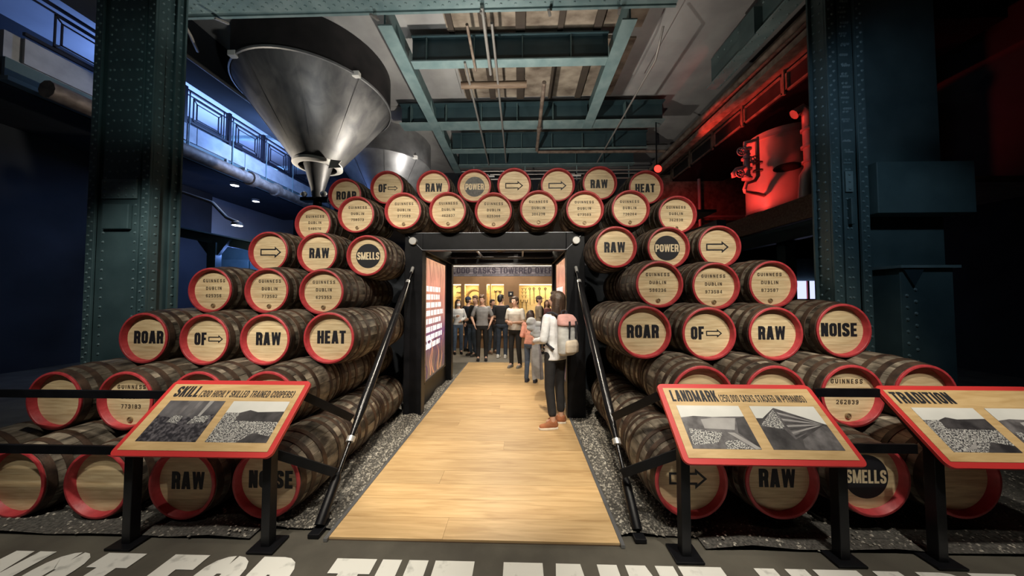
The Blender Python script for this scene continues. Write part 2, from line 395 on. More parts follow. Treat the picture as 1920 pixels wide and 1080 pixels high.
# ---- ceiling steel
def rivet_rows(pts, r=.018, n=6):
    mb = MB()
    for (p, nrm) in pts:
        p, nrm = Vector(p), Vector(nrm).normalized(); a = nrm.orthogonal().normalized(); b = nrm.cross(a); base = len(mb.v)
        for (rr, hh) in ((r,0),(r*.75,r*.5)):
            for k in range(n):
                t = 2*PI*k/n; mb.v.append(tuple(p+a*rr*math.cos(t)+b*rr*math.sin(t)+nrm*hh))
        mb.v.append(tuple(p+nrm*r*.7))
        for k in range(n):
            k2 = (k+1) % n; mb.f.append((base+k,base+k2,base+n+k2,base+n+k)); mb.f.append((base+n+k,base+n+k2,base+2*n))
    return mb
ZB = 7.33
def cross_beam(y0, y1, x0, x1, label, web=.62):
    t = thing('cross_beam', label, 'steel beam', ((x0+x1)/2,(y0+y1)/2,ZB), 'steel beams under the ceiling')
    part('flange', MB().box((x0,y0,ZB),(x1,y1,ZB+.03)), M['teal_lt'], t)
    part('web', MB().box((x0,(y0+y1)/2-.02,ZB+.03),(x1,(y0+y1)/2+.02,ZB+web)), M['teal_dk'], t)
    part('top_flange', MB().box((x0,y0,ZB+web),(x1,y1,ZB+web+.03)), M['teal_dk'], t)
    for x in [x0+.35+1.15*i for i in range(int((x1-x0)/1.15))]:
        part('stiffener', MB().box((x,y0+.03,ZB+.03),(x+.025,(y0+y1)/2-.02,ZB+web)), M['teal'], t)
    return t
cross_beam(6.88,7.13,-2.6,2.1,'teal cross beam second nearest, above the arrow casks')
cross_beam(9.38,9.83,-3.9,4.6,'teal cross beam third nearest with wide pale flange')
cross_beam(11.14,11.46,-2.6,4.8,'teal cross beam fourth nearest below the ceiling')
cross_beam(12.45,12.75,-2.6,4.8,'teal cross beam farthest, just above the top casks')
# big riveted girder nearest the camera
_d = ray(960,22); GY = (7.295-CH)/_d.z*_d.y
t = thing('riveted_girder', 'broad riveted teal girder across the top of the view', 'steel girder', (-1.8,5.3,7.4))
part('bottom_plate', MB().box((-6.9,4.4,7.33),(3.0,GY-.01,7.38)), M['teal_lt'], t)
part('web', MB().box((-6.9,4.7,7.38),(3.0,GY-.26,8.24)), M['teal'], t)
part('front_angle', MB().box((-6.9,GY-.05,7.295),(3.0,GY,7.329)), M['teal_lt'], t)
part('rivets', rivet_rows([((x*.14-6.8, GY-.13-.13*j-.06*(x % 2), 7.329),(0,0,-1)) for x in range(70) for j in range(5)], .026), M['teal_lt'], t, smooth=True, kind='stuff')
for x in (-6.0,-2.9,-.75,.55,1.9):
    part('hanger_clip', MB().bar((x,GY-.12,7.2),(x+.05,GY+.10,7.29),.05,.03), M['conduit'], t)
def long_beam(x, y0, y1, label, wd=.3, web=.62, z=ZB):
    t = thing('longitudinal_beam', label, 'steel beam', (x,(y0+y1)/2,z), 'steel beams under the ceiling')
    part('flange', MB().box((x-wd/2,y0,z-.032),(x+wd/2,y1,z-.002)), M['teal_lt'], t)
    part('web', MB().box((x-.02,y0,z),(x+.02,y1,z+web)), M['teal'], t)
    for k in range(int((y1-y0)/1.3)):
        part('gusset', MB().poly([(x+.021,y0+.5+k*1.3,z),(x+.14,y0+.5+k*1.3,z),(x+.021,y0+.5+k*1.3,z+.5)]).poly([(x+.021,y0+.53+k*1.3,z),(x+.021,y0+.53+k*1.3,z+.5),(x+.14,y0+.53+k*1.3,z)]), M['teal_lt'], t)
    return t
long_beam(-2.78,5.9,13.2,'teal beam running back from girder beside the hopper tank')
long_beam(2.22,5.9,9.8,'teal beam running back above the right-hand arrow cask')
g = long_beam(5.18,4.6,8.0,'riveted teal girder above the red bulkhead', .34, .8)
part('rivets', rivet_rows([((5.18-.12+.24*(k % 2), 4.7+.09*k, 7.297),(0,0,-1)) for k in range(36)]+[((5.155, 4.7+.12*k, 7.45+.5*(k % 2)),(-1,0,0)) for k in range(27)], .025), M['teal_lt'], g, smooth=True, kind='stuff')
part('side_plate', MB().box((4.98,6.3,7.30),(5.16,6.75,7.9)), M['teal'], g)
# conduits and pipes under the beams
def pipe(name, label, pts, r, m, cat='pipe', group=None, joints=()):
    mb = MB().tube(pts, r, 10)
    if not joints: 
        o = part(name, mb, M[m], None, True); return tag(o, label, cat, group)
    t = thing(name, label, cat, pts[0], group); part('tube', mb, M[m], t, True)
    for (a, b_) in joints: part('coupling', MB().tube([a,b_], r*1.35, 12), M[m], t, True)
    return t
pipe('conduit','thin straight conduit left of centre running back below the beams',[(-1.31,6.9,7.296),(-1.31,12.4,7.296)],.03,'conduit')
pipe('conduit','thin conduit nearest the centre running back below the beams',[(-.57,5.9,7.296),(-.57,12.2,7.296)],.03,'conduit')
pipe('conduit','short conduit hanging beside the centre conduit near the girder',[(-.72,5.5,7.24),(-.72,7.2,7.22)],.035,'conduit')
pipe('conduit','short conduit left of the centre pair between girder and beam',[(-1.08,5.9,7.28),(-1.08,7.1,7.25)],.032,'rust')
pipe('conduit','long thin conduit slanting down right toward the casks',[(3.2,6.55,7.75),(3.2,6.95,7.3),(3.2,12.3,7.3)],.025,'conduit')
pipe('bent_pipe','rusty pipe with an elbow turning right along the far beam',[(.63,7.55,7.25),(.63,11.0,7.2),(.70,11.1,7.18),(5.4,11.1,7.15)],.055,'rust',joints=[((.63,9.55,7.22),(.63,9.75,7.22))])
pipe('timber_roller','brown timber log hung across below the ceiling',[(-1.55,7.7,7.32),(.18,7.7,7.32)],.09,'timber','timber')
t = thing('pipe_rack', 'rack of thin pipes across the far end above the top casks', 'pipes', (1.4,12.5,6.7))
for k, z in enumerate((6.75,6.95,7.1)): part('pipe', MB().tube([(-2.5,12.58,z),(5.4,12.58,z)],.03,8), M['conduit'], t, True)
for x in (-2.0,.2,2.4,4.6): part('hanger', MB().box((x,12.62,6.70),(x+.04,12.65,7.33)), M['teal_lt'], t)
# strips of lamps above the far casks
for x, s in ((-1.3,'left'),(2.35,'right')):
    t = thing('tube_lamp', f'small lit tube lamp on the far pipes, the {s} one', 'lamp', (x,12.5,6.85))
    part('tube', MB().tube([(x-.22,12.5,6.85),(x+.22,12.5,6.85)],.04,8), M['white'], t)
    part('bracket', MB().box((x-.03,12.48,6.88),(x+.03,12.6,6.96)), M['black'], t)

# ------------------------------------------------------------------ oak walkway, gravel, floor lettering
wk = struct('floor_walkway', MB().box((-1.345,2.12,-.003),(.684,7.80,.004)), M['timber'])
y = 2.12; k = 0
pl = []
while y < 7.78:
    wdt = .205; y1 = min(y+wdt, 7.80)
    xs = [-1.345, .684] if k % 3 else [-1.345, random.uniform(-.9,.2), .684]
    for i in range(len(xs)-1):
        part('plank', MB().box((xs[i]+.0008,y+.001,.0045),(xs[i+1]-.0008,y1-.001,.018)), M['oak'], wk)
    y = y1; k += 1
part('edge_trim', MB().box((-1.372,2.10,0),(-1.346,7.8,.021)), M['edge'], wk); part('edge_trim', MB().box((.685,2.10,0),(.711,7.8,.021)), M['edge'], wk)
struct('floor_gallery', MB().box((-4.2,7.81,-.003),(4.2,10.6,.006)), M['galfloor'])
def gravel(x0, x1, y0, y1, n, name, label, hmax=.05):
    bed = MB(); nx, ny = 14, 30
    hh = lambda x, y: .012+hmax*(.5+.5*math.sin(7*x+3*math.sin(2.3*y)))*(.4+.6*abs(math.sin(2.9*y+x)))*min(1,(x1-x)/.12,(x-x0)/.12)**1 if x0 < x < x1 else .01
    for j in range(ny+1):
        for i in range(nx+1):
            x, yy = x0+(x1-x0)*i/nx, y0+(y1-y0)*j/ny; bed.v.append((x,yy,hh(x,yy)))
    for j in range(ny):
        for i in range(nx):
            a = j*(nx+1)+i; bed.f.append((a,a+1,a+nx+2,a+nx+1))
    o = tag(part(name, bed, M['gravelbed'], None, True), label, 'gravel', kind='stuff')
    pb = MB()
    for _ in range(n):
        x, yy = random.uniform(x0+.01,x1-.01), random.uniform(y0,y1); r = random.uniform(.005,.0135); z = hh(x,yy)
        a = random.uniform(0,PI); c, s_ = math.cos(a)*r, math.sin(a)*r; k = random.uniform(.6,1.1)
        pb.add([(x+c,yy+s_,z),(x-s_*k,yy+c*k,z),(x-c,yy-s_,z),(x+s_*k,yy-c*k,z),(x+c*.2,yy,z+r*.8)],[(0,1,4),(1,2,4),(2,3,4),(3,0,4)])
    part('pebbles', pb, M['pebble'], o, kind='stuff', local=True)
gravel(-1.9,-1.373,2.2,6.6,6500,'gravel_bed','grey gravel strip along the left edge of the walkway')
gravel(.712,1.25,2.2,6.6,6500,'gravel_bed','grey gravel strip along the right edge of the walkway')
gravel(-6.0,-1.9,2.10,4.4,5000,'gravel_bed','dark gravel bed under the left stack of casks',.03)
gravel(1.25,5.6,2.10,4.4,5000,'gravel_bed','dark gravel bed under the right stack of casks',.03)
fl = thing('floor_lettering', 'large white capital letters painted on the dark floor in front', 'floor lettering', (0,1.98,.001))
FH, FT = .62, .125
def fletter(ch, u0, u1, tt=None):
    xa, xb = (u0-975)/560*1.985, (u1-975)/560*1.985
    W_ = (xb-xa)/FH; mb = MB()
    for i, q in enumerate(glyph(ch, W_, FT/FH)): mb.poly([(xa+a*FH, 1.972-FH+b*FH, .001+.00005*(i % 7)) for a, b in q])
    part('letter', mb, M['paint'], fl)
for ch, a, b_ in [('N',20,102),('O',116,192),('T',203,277),('F',332,402),('O',412,492),('R',502,578),('T',639,713),('H',724,808),('E',821,896),('F',945,1019),
                  ('A',1020,1102),('I',1111,1149),('N',1161,1249),('T',1256,1331),('H',1388,1477),('E',1490,1569),('A',1570,1658),('R',1664,1745),('T',1752,1830)]:
    fletter(ch, a, b_)
# ------------------------------------------------------------------ casks
RC, RB, CL, RH, REC = .258, .292, .69, .228, .048
NS = 20
def rad(s): u = 2*s/CL-1; return RC-.004+(RB-RC+.004)*(1-u*u)
def stave_mesh():
    mb = MB(); h = PI/NS; ss = [.012+(CL-.024)*i/7 for i in range(8)]
    an = [(-h,-.0035),(-h*.93,0),(0,.001),(h*.93,0),(h,-.0035)]
    for s_ in ss:
        r = rad(s_)
        for a, dr in an: mb.v.append(((r+dr)*math.sin(a), s_, (r+dr)*math.cos(a)))
    for i in range(7):
        for k in range(4): a = i*5+k; mb.f.append((a,a+1,a+6,a+5))
    return mb.mesh('stave', M['stave'], True)
def hoop_mesh(s0, s1, name='hoop'):
    p = [(rad(s0)+.001,s0),(rad(s0)+.0055,s0+.002),(rad((s0+s1)/2)+.006,(s0+s1)/2),(rad(s1)+.0055,s1-.002),(rad(s1)+.001,s1)]
    return MB().lathe(p, axis='Y', n=40).mesh(name, M['hoop'], True)
ME_STAVE = stave_mesh()
HOOPS = [hoop_mesh(.014,.062), hoop_mesh(.105,.15), hoop_mesh(.225,.268), hoop_mesh(CL-.268,CL-.225), hoop_mesh(CL-.15,CL-.105), hoop_mesh(CL-.062,CL-.014)]
ME_CHIME = MB().lathe([(RC-.004,.016),(RC,.010),(RC-.001,.001),(RC-.006,-.003),(RC-.020,-.003),(RC-.025,.002),(RH,REC),(RH-.01,REC+.012)], axis='Y', n=56).mesh('chime', M['red'], True)
ME_CHIME_D = ME_CHIME.copy(); ME_CHIME_D.materials[0] = M['hoop']
ME_BACK = MB().lathe([(0.001,CL-.03),(.12,CL-.03),(RC-.03,CL-.03),(RC-.02,CL),(RC-.004,CL)], axis='Y', n=32).mesh('back_head', M['stave'], True)
def board_meshes():
    zs = [-RH,-.138,-.05,.044,.136,RH]; out = []
    for i in range(5):
        z0, z1 = zs[i]+.0006, zs[i+1]-.0006; o = []; n = 8
        z0, z1 = max(z0,-RH+.0005), min(z1,RH-.0005)
        for k in range(n+1): z = z0+(z1-z0)*k/n; o.append((math.sqrt(max(RH*RH-z*z,0)),z))
        for k in range(n+1): z = z1+(z0-z1)*k/n; o.append((-math.sqrt(max(RH*RH-z*z,0)),z))
        out.append(MB().prism(o, .012, lambda a,b,c: (a,REC+c,b)).mesh('head_board', M['head']))
    return out
BOARDS = board_meshes()
ME_BUNG = MB().lathe([(.0005,-.008),(.011,-.008),(.013,-.002),(.017,-.002),(.019,-.010),(.025,-.008),(.026,.002)], axis='Y', n=18).mesh('bung', M['brass'], True)
RPOS = [2.22, 2.58, 2.96, 3.33, 3.70, 4.08, 4.48]
ROWN = ['bottom row', 'second row up', 'third row up', 'fourth row up', 'fifth row up', 'sixth row up', 'top row']
GROUP = 'red rimmed oak casks stacked in a pyramid'
def hfr(a, b, c): return (a, REC-.0012-c, b)
def lettering(t, kind, nm='lettering'):
    mb = MB(); Z = RB
    def add(mb, m, name='lettering'):
        o = part(name, mb, M[m], t, local=True); o.location = (0,0,RB); return o
    if kind == '>':
        arrow2d(.275,.15,.016,hfr,mb); add(mb,'ink','arrow')
    elif kind == '>g':
        arrow2d(.275,.15,.016,hfr,mb); add(mb,'stencil','arrow')
    elif kind == 'OF>':
        put_text(mb,'OF',.13,lambda a,b,c: hfr(a-.085,b-.062,c),W=.5,t=.22); add(mb,'ink')
        m2 = MB(); arrow2d(.155,.085,.010,lambda a,b,c: hfr(a+.075,b,c),m2); add(m2,'ink','arrow')
    elif kind[0] == '@':
        grey = kind[1] == 'g'; s = kind[2:] if grey else kind[1:]
        disc2d(.156,hfr,mb); add(mb,'greyink' if grey else 'ink','dark_disc')
        m2 = MB(); put_text(m2,s,.095,lambda a,b,c: hfr(a,b-.047,c+.0008),W=.5,t=.19,gap=.05,width=.285); add(m2,'cream')
    elif kind.isdigit():
        put_text(mb,'GUINNESS',.037,lambda a,b,c: hfr(a,b+.092,c),W=.68,t=.21,gap=.34,width=.262); add(mb,'stencil'); mb = MB()
        put_text(mb,'DUBLIN',.037,lambda a,b,c: hfr(a,b+.004,c),W=.68,t=.21,gap=.30,width=.185); add(mb,'stencil'); mb = MB()
        put_text(mb,kind,.037,lambda a,b,c: hfr(a,b-.082,c),W=.64,t=.19,gap=.28,width=.182); add(mb,'stencil')
        inst('bung', ME_BUNG, t, (0,REC,RB-.178))
    else:
        wd = {'RAW':.262,'HEAT':.295,'ROAR':.315,'NOISE':.345}.get(kind,.26)
        put_text(mb,kind,.132,lambda a,b,c: hfr(a,b-.062,c),W=.52,t=.225,gap=.065,width=wd); add(mb,'ink')
def cask(pos, label, kind=None, front=True, cat='cask', tilt=0):
    t = thing('oak_cask', label, cat, (pos.x,pos.y,pos.z-RB), GROUP)
    roll = random.uniform(0,2*PI)
    for k in range(NS): inst('stave', ME_STAVE, t, (0,0,RB), (0,roll+2*PI*k/NS,0))
    for i, h in enumerate(HOOPS): inst('hoop', h, t, (0,0,RB))
    inst('back_head', ME_BACK, t, (0,0,RB))
    inst('chime', ME_CHIME if front else ME_CHIME_D, t, (0,0,RB))
    if front:
        for i, b_ in enumerate(BOARDS):
            o = inst('head_board', b_, t, (0,0,RB))
        if kind: lettering(t, kind)
    return t
def nm(kind):
    if kind is None: return 'with a plain pale head'
    if kind in ('>','>g'): return 'with an outlined arrow on its head'
    if kind == 'OF>': return 'marked OF and a small arrow'
    if kind[0] == '@': return f'with {kind.strip("@g")} in a '+('grey' if '@g' in kind else 'black')+' disc'
    if kind.isdigit(): return f'stencilled {kind}'
    return f'marked {kind}'
rows = {
 0: [(-128,908,None,'left, outermost'),(22,908,None,'left, second from outer end'),(180,909,None,'beside the left RAW cask'),(340,909,'RAW','under the left panel'),(498,907,'NOISE','behind the left panel post'),
     (1297,905,'>','behind the right panel post'),(1468,905,'RAW','under the right panel'),(1638,901,'@SMELLS','right of the right panel'),(1808,903,None,'far right end')],
 1: [(100,752,None,'far left end'),(233,752,'773183','half hidden by the left panel'),(370,752,None,'behind middle of SKILL panel'),(500,752,None,'behind right end of SKILL panel'),
     (1318,744,None,'behind left end of LANDMARK panel'),(1456,744,None,'behind middle of LANDMARK panel'),(1600,743,'262839','between the two right panels'),(1738,743,None,'behind the farthest right panel')],
 2: [(268,634,'ROAR','left end'),(382,637,'OF>','left of the portal'),(496,637,'RAW','left of the portal'),(616,634,'HEAT','left of the portal'),
     (1209,623,'ROAR','right of the portal'),(1330,626,'OF>','right of the portal'),(1455,626,'RAW','right of the portal'),(1583,620,'NOISE','right end')],
 3: [(393,544,'625356','left end'),(499,545,'773582','between the left end and the portal'),(602,547,'625353','nearest the portal on the left'),
     (1237,533,'586236','nearest the portal on the right'),(1343,536,'973584','between the portal and the right end'),(1450,533,'873587','right end')],
 4: [(502,472,'>','left end'),(594,474,'RAW','left of the portal'),(687,479,'@SMELLS','left of the portal'),
     (1155,463,'RAW','right of the portal'),(1254,464,'@POWER','right of the portal'),(1350,462,'>','right end')],
 5: [(586,419,'548576','left end'),(667,402,'758373','second from left'),(755,395,'273589','third from left, over the portal corner'),(839,394,'462837','fourth from left, above the portal'),(925,395,'625366','middle of the row above the portal'),(1010,391,'386238','fourth from right, above the portal'),
     (1097,392,'673589','third from right, over the portal corner'),(1183,391,'738264','second from right'),(1271,402,'362838','right end')],
 6: [(646,365,'ROAR','left end'),(725,351,'OF>','second from left'),(812,350,'RAW','left of the POWER cask'),(889,348,'@gPOWER','middle'),(964,346,'>g','right of the POWER cask'),(1046,346,'>','left of the right RAW cask'),(1125,343,'RAW','beside the HEAT cask'),(1212,351,'HEAT','right end')],
}
CP = {}
for r in rows:
    for (u, v, kind, where) in rows[r]:
        p = P(u, v, RPOS[r]); CP[(r,u)] = p
        cask(p, f'cask {nm(kind)}, {ROWN[r]}, {where}', kind)
# unmarked casks lying end to end behind the ones beside the passage
def behind(key, n, what):
    p = CP[key]
    for i in range(1, n+1):
        cask(Vector((p.x-(.02 if p.x < 0 else -.02)*i, p.y+(CL+.012)*i, p.z)), f'dark cask lying {"directly" if i == 1 else "second"} behind {what}', None, False)
behind((0,498), 2, 'the left NOISE cask, bottom row'); behind((0,1297), 2, 'the arrow cask of the bottom row, right')
behind((2,616), 1, 'the left HEAT cask, third row'); behind((2,1209), 1, 'the right ROAR cask, third row')
behind((1,500), 2, 'the second row cask next to the HEAT cask, left'); behind((1,1318), 2, 'the second row cask below the right ROAR cask')
behind((3,602), 1, 'the fourth row cask nearest the portal, left side'); behind((3,1237), 1, 'the fourth row cask nearest the portal, right side')
for u, nme in ((839,'fourth cask from left'),(925,'middle cask'),(1010,'fourth cask from right'),(755,'third cask from left')): behind((5,u), 2, f'the {nme} over the portal')
behind((5,586), 1, 'the left end cask of the sixth row'); behind((5,1271), 1, 'the right end cask of the sixth row')
# ------------------------------------------------------------------ portal
PX0, PX1, PX2, PX3, PZ0, PZ1 = -1.66, -1.405, .66, .918, 2.385, 2.635
t = thing('portal_frame', 'black steel portal frame through the middle of the casks', 'portal', (-.37,5.2,0))
for y0, y1 in ((4.25,4.40),(6.11,6.26)):
    part('post', MB().box((PX0,y0,0),(PX1,y1,PZ1-.002)), M['black'], t, bevel=.006); part('post', MB().box((PX2,y0,0),(PX3,y1,PZ1-.002)), M['black'], t, bevel=.006)
    part('header', MB().box((PX1+.001,y0,PZ0),(PX2-.001,y1,PZ1)), M['black'], t, bevel=.006)
    part('mitre_seam', MB().bar((PX0+.01,y0-.003,PZ1-.01),(PX1,y0-.003,PZ0),.006,.006,(0,1,0)), M['edge'], t)
    part('mitre_seam', MB().bar((PX3-.01,y0-.003,PZ1-.01),(PX2,y0-.003,PZ0),.006,.006,(0,1,0)), M['edge'], t)
    part('highlight_strip', MB().box((PX0,y0-.004,PZ1-.006),(PX3,y0-.0005,PZ1)), M['edge'], t)  # bright strips painted in as highlights along the frame edges
    part('highlight_strip', MB().box((PX1,y0-.004,PZ0-.003),(PX2,y0-.0005,PZ0+.003)), M['edge'], t)
    for x in (PX0,PX1-.004,PX2,PX3-.004): part('highlight_strip', MB().box((x,y0-.003,0),(x+.004,y0-.0005,PZ0 if x in (PX1-.004,PX2) else PZ1)), M['gloss'], t)
    for x in (PX0+.125,PX3-.125):
        part('bolt_cap', MB().lathe([(.0005,-.05),(.048,-.05),(.054,-.044),(.054,0)], (x,y0,PZ1-.125), 'Y', 28), M['chrome'], t, True)
for x0, x1 in ((PX0,PX1),(PX2,PX3)):
    part('side_beam', MB().box((x0,4.401,PZ0),(x1,6.109,PZ1-.001)), M['black'], t, bevel=.006)
    part('kick_plate', MB().box((x0+.08,4.401,.0),(x1-.10 if x0<0 else x1-.08,6.109,.34)), M['black'], t)
for y in (4.70,5.85): part('roof_rod', MB().tube([(PX1,y,PZ0+.10),(PX2,y,PZ0+.10)],.02,8), M['gloss'], t, True)
part('roof_mesh_bar', MB().bar((-.75,4.4,PZ0+.13),(-.75,6.1,PZ0+.13),.03,.03), M['edge'], t); part('roof_mesh_bar', MB().bar((.05,4.4,PZ0+.13),(.05,6.1,PZ0+.13),.03,.03), M['edge'], t)
# ---- lit picture boxes inside the portal
def lightmat():
    m = bpy.data.materials.new('backlit photo print'); m.use_nodes = True; nt = m.node_tree; N = nt.nodes; L = nt.links
    b = N['Principled BSDF']; b.inputs['Base Color'].default_value = (.02,.02,.02,1); b.inputs['Roughness'].default_value = .25
    tc = N.new('ShaderNodeTexCoord'); sp = N.new('ShaderNodeSeparateXYZ'); L.new(tc.outputs['Generated'], sp.inputs[0])
    rp = N.new('ShaderNodeValToRGB'); cr = rp.color_ramp
    while len(cr.elements) < 6: cr.elements.new(.5)
    for e, (p, c) in zip(cr.elements, [(0,(.05,.035,.03)),(.18,(.10,.05,.045)),(.36,(.12,.05,.10)),(.52,(.30,.13,.10)),(.75,(.38,.13,.10)),(1,(.46,.23,.13))]): e.position = p; e.color = (*c,1)
    L.new(sp.outputs['Z'], rp.inputs[0])
    mp = N.new('ShaderNodeMapping'); mp.inputs['Scale'].default_value = (4,9,2.2); L.new(tc.outputs['Object'], mp.inputs[0])
    nz = N.new('ShaderNodeTexNoise'); nz.inputs['Scale'].default_value = 1; nz.inputs['Detail'].default_value = 5; L.new(mp.outputs[0], nz.inputs['Vector'])
    mx = N.new('ShaderNodeMix'); mx.data_type = 'RGBA'; mx.blend_type = 'OVERLAY'; mx.inputs[0].default_value = .75
    L.new(rp.outputs[0], mx.inputs['A']); L.new(nz.outputs['Fac'], mx.inputs['B']); L.new(mx.outputs['Result'], b.inputs['Emission Color'])
    b.inputs['Emission Strength'].default_value = 1.5
    return m
M['lightprint'] = lightmat()
M['printorange'] = glow('backlit orange print', (.60,.24,.12), .95); M['printviolet'] = glow('backlit violet print', (.10,.04,.12), .6); M['printdark'] = glow('backlit dark print', (.05,.03,.035), .5)
def light_box(x, sgn, label):
    y0, y1, z0, z1 = 4.46, 5.70, .40, 2.34
    t = thing('light_box', label, 'light box', (x,(y0+y1)/2,z0))
    part('case', MB().box((min(x,x-sgn*.07),y0,z0),(max(x,x-sgn*.07),y1,z1)), M['black'], t)
    fr = lambda a, b, c: (x+sgn*(.004+c), (y0+a) if sgn > 0 else (y1-a), z0+b)
    W_, H_ = y1-y0, z1-z0
    part('lit_face', MB().poly([fr(.03,.03,0),fr(W_-.03,.03,0),fr(W_-.03,H_-.03,0),fr(.03,H_-.03,0)]), M['lightprint'], t)
    for (a0,b0,a1,b1) in ((0,0,W_,.03),(0,H_-.03,W_,H_),(0,.03,.03,H_-.03),(W_-.03,.03,W_,H_-.03)):
        part('frame_strip', MB().obox(fr(a0,b0,-.003), Vector(fr(a1,b0,-.003))-Vector(fr(a0,b0,-.003)), Vector(fr(a0,b1,-.003))-Vector(fr(a0,b0,-.003)), (sgn*.014,0,0)), M['timber'] if a1 == .03 else M['black'], t)
    rnd = random.Random(3)
    # white words, eight lines of blocks as in the photograph
    lens = [.80,.80,.92,1.0,.86,.94,.96,.80]
    for k in range(8):
        b1 = H_-.46-k*.128; a = .07; end = .07+.98*lens[k]*1.0; mb = MB()
        while a < end-.03:
            wl = rnd.choice((2,3,4,5,5))
            for j in range(wl):
                if a > end-.03: break
                w_ = .034
                mb.poly([fr(a,b1-.085,.002),fr(a+.012,b1-.085,.002),fr(a+.012,b1,.002),fr(a,b1,.002)])
                mb.poly([fr(a+.022,b1-.085,.002),fr(a+w_,b1-.085,.002),fr(a+w_,b1,.002),fr(a+.022,b1,.002)])
                hb = rnd.choice((.0,.035,.07)); mb.poly([fr(a,b1-.085+hb,.0021),fr(a+w_,b1-.085+hb,.0021),fr(a+w_,b1-.07+hb,.0021),fr(a,b1-.07+hb,.0021)])
                a += .042
            a += .03
        part('text_line', mb, M['whiteprint'], t)
    mb = MB(); arrow2d(.26,.24,.035,lambda a,b,c: fr(a+.24,b+.60,.002),mb); part('arrow', mb, M['whiteprint'], t)
    for k in range(7):
        a = .12+.16*k+rnd.uniform(-.03,.03); mb = MB(); pts = []
        for j in range(9): pts.append((a+.05*math.sin(j*1.1+k)+(.02*j if k % 2 else -.012*j), .05+.075*j+.02*rnd.random(), .018*(1.4-j/9)))
        for j in range(8):
            (a0,b0,w0),(a1,b1,w1) = pts[j],pts[j+1]
            a0 = min(max(a0,.05),W_-.08); a1 = min(max(a1,.05),W_-.08)
            mb.poly([fr(a0-w0,b0,.0012),fr(a0+w0,b0,.0012),fr(a1+w1,b1,.0012),fr(a1-w1,b1,.0012)])
        part('printed_root', mb, M['printorange' if k % 3 else 'printviolet'], t)
    for k in range(5):
        a = .2+.2*k; part('printed_branch', MB().poly([fr(a,H_-.05,.001),fr(a+.015,H_-.05,.001),fr(a+.135,H_-.40+.05*k,.001),fr(a+.127,H_-.40+.05*k,.001)]), M['printdark'], t)
light_box(-1.435, 1, 'glowing picture box with white text inside the left of the portal')
light_box(.695, -1, 'glowing picture box with white text inside the right of the portal')
# ---- slanting struts
def strut(top, bot, label):
    top, bot = Vector(top), Vector(bot); d = bot-top; L = d.length; q = lambda s: top+d*s
    t = thing('steel_strut', label, 'strut', bot, 'slanting struts bracing the portal')
    part('tube', MB().tube([q(.10),q(.14),q(.20),q(.70),q(.79)],[.022,.034,.042,.042,.022],18), M['gloss'], t, True)
    part('upper_rod', MB().tube([q(.03),q(.105)],.014,12), M['black'], t, True); part('collar', MB().tube([q(.095),q(.112)],.027,14), M['chrome'], t, True)
    part('fork', MB().tube([q(0),q(.035)],.022,10), M['chrome'], t, True)
    part('collar', MB().tube([q(.79),q(.805)],.034,16), M['chrome'], t, True); part('lower_rod', MB().tube([q(.80),q(.90)],.016,12), M['gloss'], t, True)
    part('foot', MB().tube([q(.885),q(.90),q(1.0)],[.018,.034,.036],12), M['black'], t, True)
    part('foot_plate', MB().box((bot.x-.04,bot.y-.07,.0),(bot.x+.04,bot.y+.09,.03)), M['black'], t, bevel=.004)
strut((-1.535,4.235,2.13),(-1.46,2.19,.045),'black steel strut slanting from the left portal post to the gravel')
strut((.79,4.235,2.13),(.835,2.21,.045),'black steel strut slanting from the right portal post to the gravel')
# ------------------------------------------------------------------ reading panels
def photo_noise(name, a, b, sc, fac):
    return mat(name, a, .5, col2=b, scale=sc, fac=fac, detail=9)
M['ph_dark'] = photo_noise('dark crowd photograph', (.012,.011,.018), (.16,.15,.17), (45,45,45), (.42,.72))
M['ph_smoke'] = photo_noise('smoky photograph tone', (.035,.033,.042), (.15,.145,.155), (9,9,3), (.35,.7))
M['ph_sky'] = photo_noise('pale photograph sky', (.62,.63,.61), (.78,.78,.75), (3,3,3), (.3,.7))
M['ph_grain'] = photo_noise('casks in photograph', (.02,.02,.03), (.60,.60,.58), (150,150,150), (.44,.58))
M['ph_mid'] = photo_noise('grey photograph ground', (.06,.055,.06), (.22,.21,.22), (14,14,14), (.35,.7))
M['ph_dk2'] = photo_noise('dark photograph ground', (.02,.018,.022), (.08,.075,.08), (12,12,12), (.35,.7))
M['ph_lt'] = photo_noise('light photograph haze', (.30,.29,.29), (.42,.41,.41), (8,8,8), (.3,.7))
BD = [1.95,.648,2.34,1.04]
